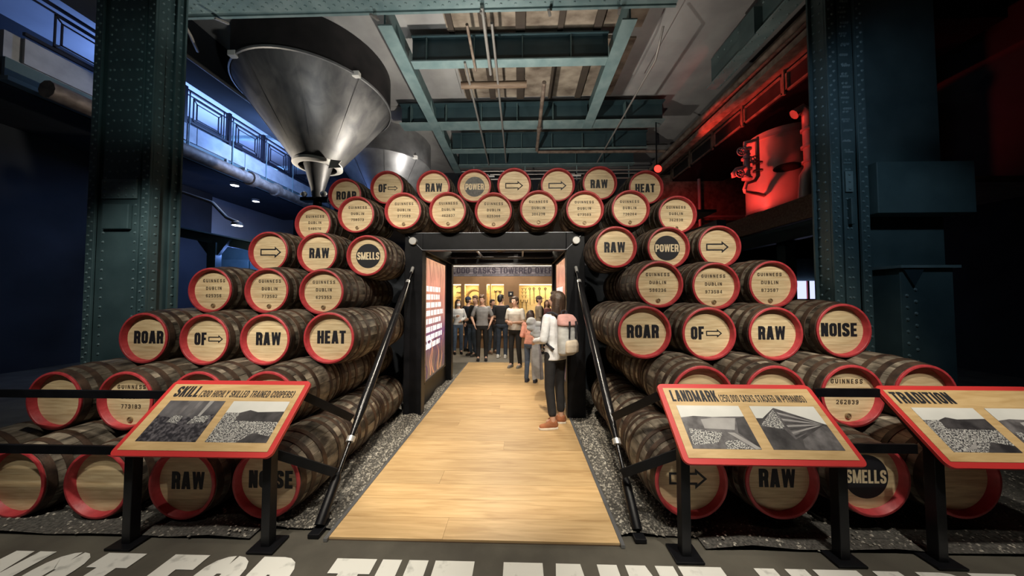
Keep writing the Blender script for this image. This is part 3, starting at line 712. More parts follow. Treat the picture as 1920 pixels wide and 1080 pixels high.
def panel(xl, xr, title, sub, label, photos, tw, sw, posts=True, rails=()):
    O = Vector((xl,BD[0],BD[1])); ex = Vector((1,0,0)); ey = Vector((0,BD[2]-BD[0],BD[3]-BD[1])); H_ = ey.length; ey /= H_; W_ = xr-xl
    nrm = ex.cross(ey)
    fr = lambda a, b, c: tuple(O+ex*a+ey*b+nrm*c)
    t = thing('reading_panel', label, 'information panel', ((xl+xr)/2,2.0,0), 'slanted reading panels on black posts')
    def rr(i, r):
        o = []
        for cx, cy, a0 in ((W_-i-r,i+r,-PI/2),(W_-i-r,H_-i-r,0),(i+r,H_-i-r,PI/2),(i+r,i+r,PI)):
            for k in range(6): a = a0+PI/2*k/5; o.append((cx+r*math.cos(a),cy+r*math.sin(a)))
        return o
    part('red_border', MB().prism(rr(0,.04),.022,lambda a,b,c: fr(a,b,c-.022)), M['redpanel'], t, bevel=.002)
    part('oak_face', MB().prism(rr(.036,.002),.003,lambda a,b,c: fr(a,b,c)), M['board'], t)
    if title:
        put = MB(); put_text(put,title,.088,lambda a,b,c: fr(W_*tw[0]+a,H_*.745+b,.0036+c),W=.5,t=.205,gap=.06,width=W_*(tw[1]-tw[0]),align='l'); part('title_lettering', put, M['ink'], t)
    if sub:
        put = MB(); put_text(put,sub,.054,lambda a,b,c: fr(W_*sw[0]+a,H_*.745+b,.0036+c),W=.5,t=.165,gap=.08,width=W_*(sw[1]-sw[0]),align='l'); part('subtitle_lettering', put, M['ink'], t)
    for (f0, f1, kind) in photos:
        a0, a1, b0, b1 = W_*f0, W_*f1, H_*.165, H_*.69
        ph = part('photograph', MB().prism([(a0,b0),(a1,b0),(a1,b1),(a0,b1)],.0012,lambda a,b,c: fr(a,b,.0031+c)), M[{'crowd':'ph_dark','yard':'ph_grain','valley':'ph_mid','pyramid':'ph_dk2'}[kind]], t)
        Q = lambda s_, v, c=0: fr(a0+(a1-a0)*s_, b0+(b1-b0)*v, .0047+c)
        def pp(name, pts, m, c=0): part(name, MB().poly([Q(*p_,c) for p_ in pts]), M[m], ph)
        if kind == 'crowd':
            pp('printed_roof',[(0,.62),(.3,.55),(.6,.58),(1,.66),(1,1),(0,1)],'ph_smoke')
            for x in (.32,.52,.70): pp('printed_beam',[(x,.60),(x+.05,.60),(x+.10,1),(x+.02,1)],'ph_lt' if x > .6 else 'ph_mid',.0002)
            pp('printed_people',[(.25,.45),(.45,.42),(.46,.6),(.28,.62)],'ph_grain',.0003); pp('printed_people',[(.62,.42),(.9,.45),(.92,.62),(.66,.6)],'ph_grain',.0003)
        elif kind == 'yard':
            pp('printed_sky',[(0,.70),(.25,.70),(.40,.77),(.55,.72),(1,.74),(1,1),(0,1)],'ph_sky',.0002)
            pp('printed_hill',[(.25,.50),(1,.48),(1,.74),(.55,.72),(.40,.77),(.25,.70)],'ph_dk2',.0001)
            pp('printed_slope',[(.15,.0),(.40,.08),(.55,.35),(.42,.18)],'ph_lt',.0002); pp('printed_shade',[(.5,.0),(1,0),(1,.14),(.7,.22)],'ph_dk2',.0002)
        elif kind == 'valley':
            pp('printed_sky',[(0,.70),(.2,.74),(.5,.72),(1,.74),(1,1),(0,1)],'ph_sky',.0002)
            pp('printed_hill',[(.3,.45),(.75,.42),(.85,.70),(.5,.70),(.3,.66)],'ph_lt',.0001)
            pp('printed_bank',[(.78,.35),(1,.0),(1,.74),(.86,.70)],'ph_dk2',.0001)
            pp('printed_casks',[(.03,.08),(.40,.12),(.55,.35),(.05,.45)],'ph_grain',.0001); pp('printed_casks',[(.5,0),(.9,0),(.72,.2),(.52,.18)],'ph_grain',.0002)
            pp('printed_path',[(.62,.36),(.72,.36),(1,.02),(.92,.0)],'ph_lt',.0003)
        else:
            pp('printed_sky',[(0,.70),(.1,.70),(.36,.96),(1,.56),(1,1),(0,1)],'ph_sky',.0001)
            pp('printed_pyramid',[(0,.52),(.36,.96),(.95,.58),(.40,.22),(.33,.45)],'ph_mid',.0002)
            for k in range(9):
                s0 = k/9; x0, y0 = .36+.06*s0, .93-.70*s0
                pp('printed_cask_row',[(x0,y0),(.93,.585-.03*s0),(.93,.575-.03*s0),(x0+.01,y0-.042)],'ph_lt' if k % 2 else 'ph_dk2',.0003)
            pp('printed_cask_ends',[(.02,.54),(.34,.92),(.36,.50),(.30,.44)],'ph_grain',.0003); pp('printed_ground',[(.45,.0),(1,0),(1,.50),(.93,.54),(.50,.22)],'ph_mid',.0002)
    if posts:
        for x in (xl+.045, xr-.085):
            part('post', MB().box((x-.03,2.03,.014),(x+.03,2.09,.72)), M['black'], t, bevel=.003)
            part('foot_plate', MB().box((x-.09,1.985,0),(x+.09,2.135,.014)), M['black'], t, bevel=.003)
            part('arm', MB().bar((x,2.06,.69),(x,2.32,.98),.05,.03), M['black'], t)
    for (a, b_) in rails: part('guard_rail', MB().bar(a, b_, .02, .062), M['black'], t, bevel=.003)
def XB(u): return (u-975)/560*BD[0]
pl0, pl1 = XB(185), XB(503)
panel(pl0, pl1, 'SKILL', '(300 HIGHLY SKILLED TRAINED COOPERS)', 'slanted panel titled SKILL left of the walkway', [(.098,.484,'crowd'),(.542,.931,'yard')], (.082,.255), (.265,.93),
      rails=[(P(566,740,2.32),P(660,784,2.66)),(P(508,848,2.10),P(628,886,2.36)),((-4.3,2.30,P(300,740,2.30).z),(pl0-.004,2.30,P(300,740,2.30).z)),((-4.3,2.10,P(300,845,2.1).z),(pl0+.02,2.10,P(300,845,2.1).z))])
pr0, pr1 = XB(1274), XB(1600)
panel(pr0, pr1, 'LANDMARK', '(250,000 CASKS STACKED IN PYRAMIDS)', 'slanted panel titled LANDMARK right of the walkway', [(.076,.463,'valley'),(.53,.927,'pyramid')], (.066,.362), (.372,.91),
      rails=[(P(1235,742,2.32),P(1150,782,2.66)),(P(1284,846,2.10),P(1166,888,2.36)),((pr1+.004,2.30,P(1560,736,2.30).z),(2.648,2.30,P(1560,736,2.30).z)),((pr1-.05,2.10,P(1630,840,2.1).z),(2.645,2.10,P(1630,840,2.1).z))])
panel(2.655, 3.76, 'TRADITION', None, 'slanted panel at the far right, its title cut off', [(.1,.48,'yard'),(.55,.93,'valley')], (.05,.42), None)
# ------------------------------------------------------------------ riveted columns
def column(x0, x1, y, dp, label):
    t = thing('riveted_column', label, 'steel column', ((x0+x1)/2,y+dp/2,0), 'riveted columns beside the casks')
    part('core', MB().box((x0+.05,y+.06,0),(x1-.05,y+dp-.02,8.24)), M['teal'], t)
    part('cover_plate', MB().box((x0+.20,y+.03,0),(x1-.20,y+.059,8.24)), M['teal'], t, bevel=.006)
    sides = ((x0,x0+.13,x0,-1),(x1-.13,x1,x1,1))
    for a, b_, xe, s in sides:
        part('angle_flange', MB().box((a,y,0),(b_,y+.035,8.24)), M['teal'], t, bevel=.006)
        part('angle_leg', MB().box((min(xe,xe-s*.03),y+.036,0),(max(xe,xe-s*.03),y+.15,8.24)), M['teal'], t, bevel=.004)
        part('back_angle_leg', MB().box((min(xe,xe-s*.03),y+dp-.12,0),(max(xe,xe-s*.03),y+dp,8.24)), M['teal'], t, bevel=.004)
        part('back_flange', MB().box((min(xe,xe+s*.05),y+dp-.03,0),(max(xe,xe+s*.05),y+dp,8.24)), M['teal'], t, bevel=.004)
    part('splice_plate', MB().box((x0+.22,y+.005,3.30),(x1-.22,y+.029,3.62)), M['teal_lt'], t, bevel=.006)
    part('small_cover', MB().box((x0+.30,y-.03,2.80),(x1-.30,y+.029,3.20)), M['teal'], t, bevel=.01)
    part('base_plate', MB().box((x0-.06,y-.10,0),(x1+.06,y+dp+.08,.05)), M['teal'], t)
    rv = []
    for k in range(52):
        z = .3+k*.15
        for a, b_, xe, s in sides:
            rv += [((a+.04,y,z),(0,-1,0)),((b_-.04,y,z+.07),(0,-1,0)),((xe,y+.095,z+.03),(s,0,0)),((xe,y+dp-.06,z+.09),(s,0,0))]
        for x in (x0+.25,x1-.25): rv.append(((x,y+.03,z+.05),(0,-1,0)))
    for k in range(26):
        for j in range(4): rv.append(((x0+.32+j*(x1-x0-.64)/3+.03*(k % 2),y+.03,3.75+k*.17),(0,-1,0)))
        for j in range(2): rv.append(((x1-.05 if x1 < 0 else x0+.05,y+.2+j*.09,3.75+k*.17),(1 if x1 < 0 else -1,0,0)))
    for k in range(5):
        for z in (3.35,3.46,3.57): rv.append(((x0+.27+k*(x1-x0-.54)/4,y+.005,z),(0,-1,0)))
    part('rivets', rivet_rows(rv, .020, 7), M['teal_lt'], t, True, kind='stuff')
    return t
column(-7.0,-5.97,4.6,.42,'dark teal riveted steel column at the left of the casks')
t = column(4.72,5.27,4.6,.26,'dark teal riveted steel column at the right of the casks')
part('side_web', MB().box((5.28,4.80,0),(6.6,5.1,8.2)), M['teal'], t); part('side_bracket', MB().box((5.30,4.52,2.95),(6.7,4.79,3.72)), M['teal'], t, bevel=.01)
part('plinth', MB().box((5.42,4.40,0),(6.15,4.79,2.12)), M['teal'], t, bevel=.008); part('plinth_cap', MB().box((5.38,4.35,2.121),(6.2,4.79,2.16)), M['teal_lt'], t)
part('gusset', MB().prism([(5.43,2.12),(5.73,2.12),(5.58,1.86)],.03,lambda a,b,c: (a,4.37+c,b)), M['teal_dk'], t)
part('rivets', rivet_rows([((5.50+.12*(k % 2),4.40,.2+.085*k),(0,-1,0)) for k in range(20)],.024,7), M['teal_lt'], t, True, kind='stuff')
# ------------------------------------------------------------------ hopper tanks
def hopper(cx, cy, r, zr, zn, zb, rn, label, big):
    t = thing('hopper_tank', label, 'tank', (cx,cy,zb), 'conical hopper tanks above the casks')
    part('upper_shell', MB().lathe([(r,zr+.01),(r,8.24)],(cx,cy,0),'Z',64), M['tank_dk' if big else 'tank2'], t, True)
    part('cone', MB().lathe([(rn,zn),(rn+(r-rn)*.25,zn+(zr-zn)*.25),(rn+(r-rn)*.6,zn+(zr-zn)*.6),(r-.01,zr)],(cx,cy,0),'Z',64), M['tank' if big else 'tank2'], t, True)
    part('rim_band', MB().lathe([(r,zr-.03),(r+.03,zr-.02),(r+.03,zr+.03),(r,zr+.04)],(cx,cy,0),'Z',64), M['tank2'], t, True)
    part('neck_collar', MB().lathe([(rn+.01,zn+.04),(rn+.05,zn+.02),(rn+.05,zn-.05),(rn-.03,zn-.09),(rn-.10,zn-.09)],(cx,cy,0),'Z',40), M['white'], t, True)
    part('outlet_cone', MB().lathe([(rn*.62,zn-.02),(rn*.30,zb+.28),(rn*.22,zb)],(cx,cy,0),'Z',32), M['tank'], t, True)
    part('slide_valve', MB().box((cx-.42,cy-.12,zb-.06),(cx+.42,cy+.12,zb+.04)), M['black'], t, bevel=.01)
    part('outlet_pipe', MB().tube([(cx,cy,zb-.05),(cx,cy,2.4)],.11,16), M['black'], t, True)
    for s in (-1,1): part('valve_knob', MB().sphere((cx+s*.28,cy-.16,zb+.10),(.10,.06,.08),10,6), M['chrome'], t, True)
    hw = part('hand_wheel', MB().lathe([(.10+.014*math.cos(a),.014*math.sin(a)) for a in [2*PI*k/6 for k in range(6)]],(cx+.52,cy-.2,zb-.10),'Y',20,closed=True), M['chrome'], t, True)
    part('spoke', MB().bar((cx+.42,cy-.2,zb-.10),(cx+.62,cy-.2,zb-.10),.014,.014), M['chrome'], hw)
    for a in (-2.05,-.55):
        p = Vector((cx+(r+.02)*math.cos(a),cy+(r+.02)*math.sin(a),zr)); part('rim_bracket', MB().box(p-Vector((.09,.06,.05)),p+Vector((.09,.06,.07))), M['white'], t, bevel=.008)
    for k in range(4):
        a = -2.6+k*.7; part('seam', MB().bar((cx+(r-.002)*math.cos(a),cy+(r-.002)*math.sin(a),zr-.03),(cx+(rn+.004)*math.cos(a),cy+(rn+.004)*math.sin(a),zn+.02),.012,.008), M['tank'], t)
    return t
tk = hopper(-5.68,8.15,1.86,P(490,90,6.32).z,P(590,310,8.15).z,P(592,374,8.15).z,.56,'big dark steel hopper tank hanging above the left casks',True)
part('white_flag', MB().prism([(-.16,0),(.20,.02),(.12,.11),(.20,.2),(-.10,.24)],.012,lambda a,b,c: (-5.0+a*1.0,7.8+c,5.18+b)), M['white'], tk)
hopper(-5.62,12.3,1.79,7.15,5.28,4.42,.52,'paler second hopper tank partly behind the big one',False)
# ------------------------------------------------------------------ left balcony and undercroft
XBAL = -9.3
t = thing('balcony', 'blue lit balcony with a patterned iron balustrade along the left wall', 'balcony', (XBAL-1,10.2,5.7))
part('slab', MB().box((XBAL-2.6,5.0,6.05),(XBAL-.02,14.6,6.55)), M['fascia'], t)
for k in range(6): part('fascia_panel', MB().box((XBAL-.019,5.2+1.5*k,6.08),(XBAL+.03,6.68+1.5*k,6.56)), M['fascia'], t, bevel=.004)
part('edge_beam', MB().box((XBAL-.1,5.0,5.62),(XBAL+.10,14.6,5.70)), M['teal_lt'], t); part('beam_web', MB().box((XBAL-.03,5.0,5.70),(XBAL+.03,14.6,6.05)), M['teal'], t)
part('top_rail', MB().box((XBAL-.03,5.2,7.50),(XBAL+.03,14.2,7.55)), M['iron'], t); part('bottom_rail', MB().box((XBAL-.03,5.2,6.62),(XBAL+.03,14.2,6.68)), M['iron'], t); part('upper_rail', MB().box((XBAL-.015,5.2,7.38),(XBAL+.015,14.2,7.41)), M['iron'], t)
for k in range(6):
    y0 = 5.55+1.27*k
    part('post', MB().box((XBAL-.04,y0+1.02,6.56),(XBAL+.04,y0+1.10,7.6)), M['iron'], t)
    part('tie_rod', MB().tube([(XBAL+.06,y0+1.14,5.7),(XBAL+.06,y0+1.14,7.4)],.015,6), M['teal_lt'], t)
    for off, z0, z1, ww in ((.0,6.70,7.37,.025),(.09,6.80,7.27,.025)):
        ya, yb = y0+off, y0+.82-off; mb = MB()
        part('frame_bar', MB().box((XBAL-.012,ya,z0),(XBAL+.012,yb,z0+ww)), M['iron'], t); part('frame_bar', MB().box((XBAL-.012,ya,z1-ww),(XBAL+.012,yb,z1)), M['iron'], t)
        part('frame_bar', MB().box((XBAL-.012,ya,z0),(XBAL+.012,ya+ww,z1)), M['iron'], t); part('frame_bar', MB().box((XBAL-.012,yb-ww,z0),(XBAL+.012,yb,z1)), M['iron'], t)
    for a, b_ in (((y0,6.7),(y0+.09,6.8)),((y0+.82,6.7),(y0+.73,6.8)),((y0,7.37),(y0+.09,7.27)),((y0+.82,7.37),(y0+.73,7.27))):
        part('corner_brace', MB().bar((XBAL,a[0],a[1]),(XBAL,b_[0],b_[1]),.02,.02), M['iron'], t)
    for j in range(5):
        if abs(.88+.07*j-1.06) > .05: part('baluster', MB().box((XBAL-.012,y0+.875+.075*j,6.68),(XBAL+.012,y0+.895+.075*j,7.5)), M['iron'], t)
struct('wall_bulkhead', MB().box((-11.99,5.0,6.5),(-11.7,12.1,8.24)), M['wall'])
struct('ceiling_soffit', MB().box((-8.7,5.0,7.32),(-7.72,14.5,8.24)), M['wall'])
struct('ceiling_aisle', MB().box((-12,5.0,8.1),(-8.71,15,8.24)), M['bluewall'])
for z, s in ((7.75,'upper'),(7.15,'lower')):
    part_ = MB().box((-11.9,10.9 if z > 7.5 else 12.2,z),(-9.0,11.05 if z > 7.5 else 12.35,z+.12))
    tag(part('tie_beam', part_, M['teal_lt']), f'{s} pale teal tie beam behind the blue balcony', 'steel beam')
wn = struct('window_1', MB().box((-11.98,12.0,6.7),(-11.9,13.4,7.7)), M['screen'])
for k in range(4): part('window_bar', MB().box((-11.89,12.0+.45*k,6.7),(-11.85,12.05+.45*k,7.7)), M['iron'], wn, local=True)
for k in range(3): part('window_bar', MB().box((-11.89,12.0,6.7+.48*k),(-11.85,13.4,6.74+.48*k)), M['iron'], wn, local=True)
pipe('big_pipe','thick rusty pipe with collars running below the blue balcony',[(-8.8,5.2,5.58),(-8.8,13.3,5.58)],.17,'rust',joints=[((-8.8,9.35,5.58),(-8.8,9.55,5.58)),((-8.8,10.35,5.58),(-8.8,10.5,5.58))])
pipe('sloping_conduit','long conduit running down from the girder past the left column',[(-7.68,5.2,7.28),(-7.68,13.5,7.28)],.05,'conduit')
pipe('ceiling_pipe','thin pipe above the left column reaching to the girder',[(-6.6,5.1,7.5),(-6.9,5.9,7.2),(-7.3,6.4,7.28)],.03,'conduit')
for y_ in (6.5,9.0,11.5): tag(part('pipe_hanger', MB().box((-9.2,y_,5.70),(-8.6,y_+.05,5.78)).box((-9.25,y_,5.70),(-9.2,y_+.05,6.06)), M['conduit']), {6.5:'nearest',9.0:'middle',11.5:'farthest'}[y_]+' steel hanger of the thick pipe below the balcony', 'bracket')
for (u, v, nm_) in ((440,348,'nearer'),(480,378,'farther')):
    d_ = ray(u, v); k = (5.5-CH)/d_.z; p = Vector((0,0,CH))+d_*k
    t = thing('downlight', f'small round lit downlight under the balcony, the {nm_} one', 'downlight', p)
    part('lens', MB().lathe([(.001,0),(.10,0),(.11,.01)],p,'Z',20), M['lampface'], t, True); part('housing', MB().lathe([(.105,.0),(.13,.0),(.13,.08),(.001,.09)],p,'Z',20), M['white'], t, True)
part_ = struct('ceiling_undercroft', MB().box((-11.9,5.0,5.60),(-9.42,14.6,5.64)), M['wall'])
p = P(445,423,8.6)
t = thing('pendant_lamp','round lit lamp at the end of a bent conduit','lamp',p)
part('lens', MB().lathe([(.001,0),(.12,0),(.13,.02)],p,'Z',20), M['lampface'], t, True); part('shade', MB().lathe([(.125,.0),(.15,.0),(.13,.08),(.05,.13)],p,'Z',20), M['conduit'], t, True)
part('arm', MB().tube([(P(300,350,8.6).x,8.6,5.59),P(300,350,8.6),P(345,362,8.6),P(398,380,8.6),P(425,408,8.6),p+Vector((0,0,.1))],.05,10), M['conduit'], t, True)
struct('undercroft_dark_screen', MB().box((-11.9,5.0,0),(-11.6,10.85,5.59)), M['wall'])  # dark screen added over the blue lit wall to darken this side
struct('wall_undercroft', MB().box((-12,10.9,0),(-6.4,11.1,3.6)), M['teal'])
t = thing('undercroft_beam','teal beam on a curved bracket in the dark undercroft','steel beam',(-8.5,9.5,3.4))
a, b_ = P(330,425,9.0), P(480,455,9.6)
part('flange', MB().bar(a,b_,.16,.04), M['teal_lt'], t); part('web', MB().bar(a-Vector((0,0,.16)),b_-Vector((0,0,.16)),.04,.28), M['teal_dk'], t)
p = P(402,470,9.3); part('post', MB().box(p-Vector((.14,.1,p.z)),p+Vector((.14,.1,.25))), M['teal_dk'], t)
part('bracket', MB().prism([(-.55,.35),(.55,.35),(.16,-.15),(-.16,-.15)],.1,lambda a,b,c: (p.x+a,p.y-.05+c,p.z+b)), M['teal_dk'], t)
t = thing('wall_cabinet','teal steel cabinet against the undercroft wall','cabinet',(-10.0,10.8,1.2))
for k in range(3): part('door', MB().box((-11.3+1.35*k,10.7,1.6),(-10.0+1.35*k,10.89,3.1)), M['teal'], t, bevel=.02)
for k in range(3): part('handle', MB().box((-10.25+1.35*k,10.66,2.2),(-10.2+1.35*k,10.699,2.5)), M['teal_lt'], t)
# ------------------------------------------------------------------ right side: bulkhead, vessel, platform
XR = 6.5
t = thing('panelled_bulkhead','long dark bulkhead of framed panels lit red at upper right','bulkhead',(XR+.4,8.0,6.69))
part('box', MB().box((XR+.06,5.4,6.70),(XR+2.2,14.0,7.9)), M['black'], t)
part('soffit', MB().box((XR-.9,5.4,7.28),(XR+.02,14.0,7.34)), M['rust'], t)
for k in range(6):
    y0 = 6.02+1.36*k; y1 = y0+1.28; z0, z1 = 6.72, 7.20
    part('panel', MB().box((XR+.02,y0,z0),(XR+.055,y1,z1)), M['tank_dk'], t)
    for (ya,za,yb,zb) in ((y0,z0,y1,z0+.04),(y0,z1-.04,y1,z1),(y0,z0,y0+.05,z1),(y1-.05,z0,y1,z1)): part('frame_strip', MB().box((XR-.03,ya,za),(XR+.019,yb,zb)), M['rust'], t)
    part('hanger', MB().box((XR-.05,y1+.015,6.66),(XR+.0,y1+.07,7.9)), M['rust'], t)
for i, (dx, z, s) in enumerate(((-1.05,7.05,'lower'),(-.55,7.12,'upper'))):
    pipe('duct_pipe',f'{s} long pipe running beside the red bulkhead',[(XR+dx,4.9,z),(XR+dx,13.5,z)],.07,'rust')
tag(part('duct_beam', MB().bar((5.55,4.9,6.75),(5.55,13.6,6.75),.22,.14), M['rust']), 'long flat rail running back toward the red lamp', 'rail')
cx, cy, r = 7.2, 8.3, .80
t = thing('brewing_vessel','tall round vessel glowing in red light on the right platform','vessel',(cx,cy,3.92))
part('shell', MB().lathe([(.01,3.94),(r,3.94),(r,6.0),(r*.93,6.12),(r*.5,6.25),(.01,6.28)],(cx,cy,0),'Z',48), M['redtank'], t, True)
for z in (4.05,5.95): part('hoop_band', MB().lathe([(r,z-.03),(r+.02,z-.03),(r+.02,z+.03),(r,z+.03)],(cx,cy,0),'Z',48), M['pipe_red'], t, True)
a = -2.15; n_ = Vector((math.cos(a),math.sin(a),0)); pc = Vector((cx,cy,5.0))+n_*(r-.05)
R_ = Matrix(((-n_.y,-n_.x,0),(n_.x,-n_.y,0),(0,0,1)))
part('hatch', MB().sphere(pc,(.28,.10,.13),20,10,R_), M['tank_dk'], t, True)
for z in (3.945,): part('foot_ring', MB().lathe([(r+.03,3.92),(r+.05,3.92),(r+.05,3.99),(r,3.99)],(cx,cy,0),'Z',48), M['black'], t, True)
bx, by = 5.86, 7.8
v = thing('valve_cluster','cluster of pipes and hand wheels on the red lit vessel','valves',(bx,by,4.4))
def tb(name, pts, r_): part(name, MB().tube([(bx+a,by+b,c) for a,b,c in pts], r_, 10), M['pipe_red'], v, True)
tb('riser',[(.30,.25,5.85),(.30,.0,5.85),(.30,.0,5.2),(.30,0,4.85),(.22,.0,4.72),(.0,.0,4.66),(-.05,.0,4.5),(.0,.05,4.45),(.35,.1,4.42),(.6,.2,4.40)],.045)
tb('branch',[(.30,0,5.80),(-.02,0,5.72),(-.02,0,5.58)],.04); tb('branch',[(.02,0,5.5),(.02,0,4.75)],.075)
for (z, x) in ((5.42,-.22),(5.2,.12),(4.86,-.26)):
    tb('valve_stem',[(x,-.12,z),(.1,0,z)],.03)
    wh = part('hand_wheel', MB().lathe([(.10+.016*math.cos(q),.016*math.sin(q)) for q in [2*PI*k/6 for k in range(6)]],(bx+x,by-.15,z),'Y',18,closed=True), M['pipe_red'], v, True)
    for q in (0,PI/3,2*PI/3): part('spoke', MB().bar((bx+x-.1*math.cos(q),by-.15,z-.1*math.sin(q)),(bx+x+.1*math.cos(q),by-.15,z+.1*math.sin(q)),.016,.016,(0,1,0)), M['pipe_red'], wh)
for z in (5.55,5.30,5.02,4.78): tb('flange',[(.02,0,z-.02),(.02,0,z+.02)],.12)
for z in (5.18,4.98): tb('flange',[(.30,0,z-.02),(.30,0,z+.02)],.11)
tb('outlet',[(-.02,0,5.06),(-.28,-.05,5.0),(-.36,-.05,4.9),(-.34,-.05,4.8)],.055)
pipe('vent_pipe','thick jointed pipe beside the red vessel by the column',[(6.52,7.15,6.05),(6.66,7.1,6.15),(6.76,7.05,6.0),(6.78,7.05,4.75),(6.66,7.05,4.55),(6.61,7.05,3.95)],.12,'pipe_red',joints=[((6.77,7.05,5.2),(6.77,7.05,5.25)),((6.77,7.05,5.6),(6.77,7.05,5.65)),((6.78,7.05,4.85),(6.78,7.05,4.9))])
t = thing('timber_platform','brown timber platform carrying the red vessel','platform',(8.2,9,3.5))
part('deck', MB().box((6.3,5.6,3.80),(10.4,13.8,3.915)), M['timber'], t); part('edge_board', MB().box((6.24,5.6,3.42),(6.299,13.8,3.93)), M['timber'], t, bevel=.008); part('edge_beam', MB().box((6.32,5.6,3.05),(6.5,13.8,3.40)), M['teal_dk'], t)
for y in (7.4,10.5,13.2): part('post', MB().box((6.45,y,0),(6.7,y+.25,3.05)), M['teal'], t)
p = P(1234,316,9.45)
t = thing('red_spotlight','small red lit spotlight behind the top right casks','spotlight',p)
part('housing', MB().lathe([(.001,.20),(.10,.18),(.13,.0)],p,'Y',20), M['black'], t, True)
part('lens', MB().lathe([(.001,.015),(.12,.015)],p,'Y',20), M['redlamp'], t, True); part('yoke', MB().bar(p+Vector((0,.1,.1)),Vector((p.x,p.y+.1,7.33)),.03,.03), M['black'], t)
lamp('red_spotlight_beam','SPOT',tuple(p+Vector((.2,-.25,0))),(6.6,8.2,6.6),260,(1,.05,.03),.06,70,.6)
lamp('red_vessel_light','SPOT',(4.9,7.9,4.1),(6.6,8.1,5.2),210,(1,.05,.035),.05,80,.6)
lamp('red_bulkhead_light','SPOT',(6.0,8.9,4.6),(6.6,8.6,7.2),70,(1,.05,.035),.05,80,.8)
struct('wall_vessel_room', MB().box((4.9,12.9,3.0),(10.5,13.0,7.0)), M['rust'])
lamp('red_room_light','SPOT',(5.6,10.2,5.2),(6.8,12.9,4.6),110,(1,.05,.04),.05,90,.8)
pipe('steam_pipe','thin level pipe in the dark red room behind the casks',[(5.2,12.3,5.0),(9.5,12.3,5.0)],.05,'pipe_red')
pipe('steam_pipe','thin upright pipe in the dark red room behind the casks',[(7.4,12.4,3.92),(7.4,12.4,6.6)],.06,'pipe_red')
struct('wall_annex', MB().box((5.6,10.2,0),(10.5,10.4,3.0)), M['teal'])
wn = struct('window_2', MB().box((8.6,10.10,1.65),(9.9,10.19,2.25)), M['screen'])
for k in range(4): part('window_bar', MB().box((8.6+.42*k,10.05,1.65),(8.66+.42*k,10.099,2.25)), M['redpanel'], wn, local=True)
part('window_bar', MB().box((8.55,10.05,1.58),(9.95,10.099,1.66)), M['redpanel'], wn, local=True)
# ------------------------------------------------------------------ gallery beyond the portal
GW = 10.4
gw = struct('wall_gallery', MB().box((-4.4,GW,2.18),(4.4,GW+.5,2.44)).box((-4.4,GW,0),(4.4,GW+.5,.42)), M['brownwall'])
def gx(u): return (u-975)/560*GW
def gz(v): return CH+(558-v)/560*GW
NI = [(820,864),(870,898),(912,918.5),(920,945),(973,1060)]
xs = [-4.4]+[q for a, b_ in NI for q in (gx(a),gx(b_))]+[4.4]
for i in range(0, len(xs), 2): part('pier', MB().box((xs[i],GW,.421),(xs[i+1],GW+.5,2.179)), M['brownwall'], gw, local=True)
names = ['leftmost lit niche with wavy saws','lit niche holding a big round hoop','narrow lit slot between two niches','lit niche with two long tongs','wide lit niche with ladles and forks']
for (a, b_), nm_ in zip(NI, names):
    x0, x1 = gx(a), gx(b_)
    t = thing('display_niche', nm_+' in the gallery wall', 'display niche', ((x0+x1)/2,GW+.3,.43), 'lit display niches in the far wall')
    part('back_board', MB().box((x0,GW+.40,.43),(x1,GW+.45,2.17)), M['niche'], t)
    for x in (x0,x1-.012): part('side_board', MB().box((x+.001,GW+.01,.43),(x+.011,GW+.399,2.17)), M['niche'], t)
    part('light_strip', MB().box((x0+.02,GW+.03,2.135),(x1-.02,GW+.10,2.165)), M['striplight'], t)
    lamp('niche_lamp','AREA',((x0+x1)/2,GW+.10,2.12),((x0+x1)/2,GW+.38,1.0),7*max(.3,(x1-x0)/1.2),(1,.80,.42),max(.08,(x1-x0)*.8),sy=.05)
Yt = GW+.37
def tool(name, label, mb, m='tool'): tag(part(name, mb, M[m], None, True), label, 'tool', 'cooper tools hung in the niches')
def ringpts(c, r, a0, a1, n=20): return [(c[0]+r*math.cos(a0+(a1-a0)*k/n),Yt,c[1]+r*math.sin(a0+(a1-a0)*k/n)) for k in range(n+1)]
tool('hoop_ring','large open round hoop hung in the second niche',MB().tube(ringpts((gx(886),gz(556)),.24,.6,2*PI+.0),[.012+.03*math.sin(PI*k/20) for k in range(21)],8),'toolwood')
tool('hoop_ring','second hoop leaning below the large open hoop',MB().tube(ringpts((gx(884),gz(592)),.22,0,PI*1.1),.02,8),'toolwood')
for k in range(5):
    z = gz(537+10*k); xa, xb = gx(851), gx(862)
    tool('bow_saw',['topmost','second','middle','fourth','lowest'][k]+' curved drawknife in the leftmost niche',MB().tube([(xa,Yt,z-.04),(xa+.03,Yt,z),((xa+xb)/2,Yt,z+.02*(-1)**k),(xb-.03,Yt,z),(xb,Yt,z-.04)],.013,6))
for k, u in enumerate((928,936)):
    tool('long_tongs',('left' if k == 0 else 'right')+' long tongs upright in the narrow niche',MB().tube([(gx(u),Yt,gz(545)),(gx(u),Yt,gz(571))],.012,6).tube([(gx(u-3),Yt,gz(544)),(gx(u),Yt,gz(547)),(gx(u+3),Yt,gz(544))],.012,6).tube([(gx(u-3),Yt,gz(547)),(gx(u+3),Yt,gz(547))],.01,6))
for k in range(3): tool('wooden_mallet',['left','middle','right'][k]+' wooden adze handle low in the narrow niche',MB().tube([(gx(924+8*k),Yt,gz(574)),(gx(925+8*k),Yt-.02,gz(600))],.018,8).tube([(gx(921+8*k),Yt,gz(575)),(gx(928+8*k),Yt,gz(573))],.025,8),'toolwood')
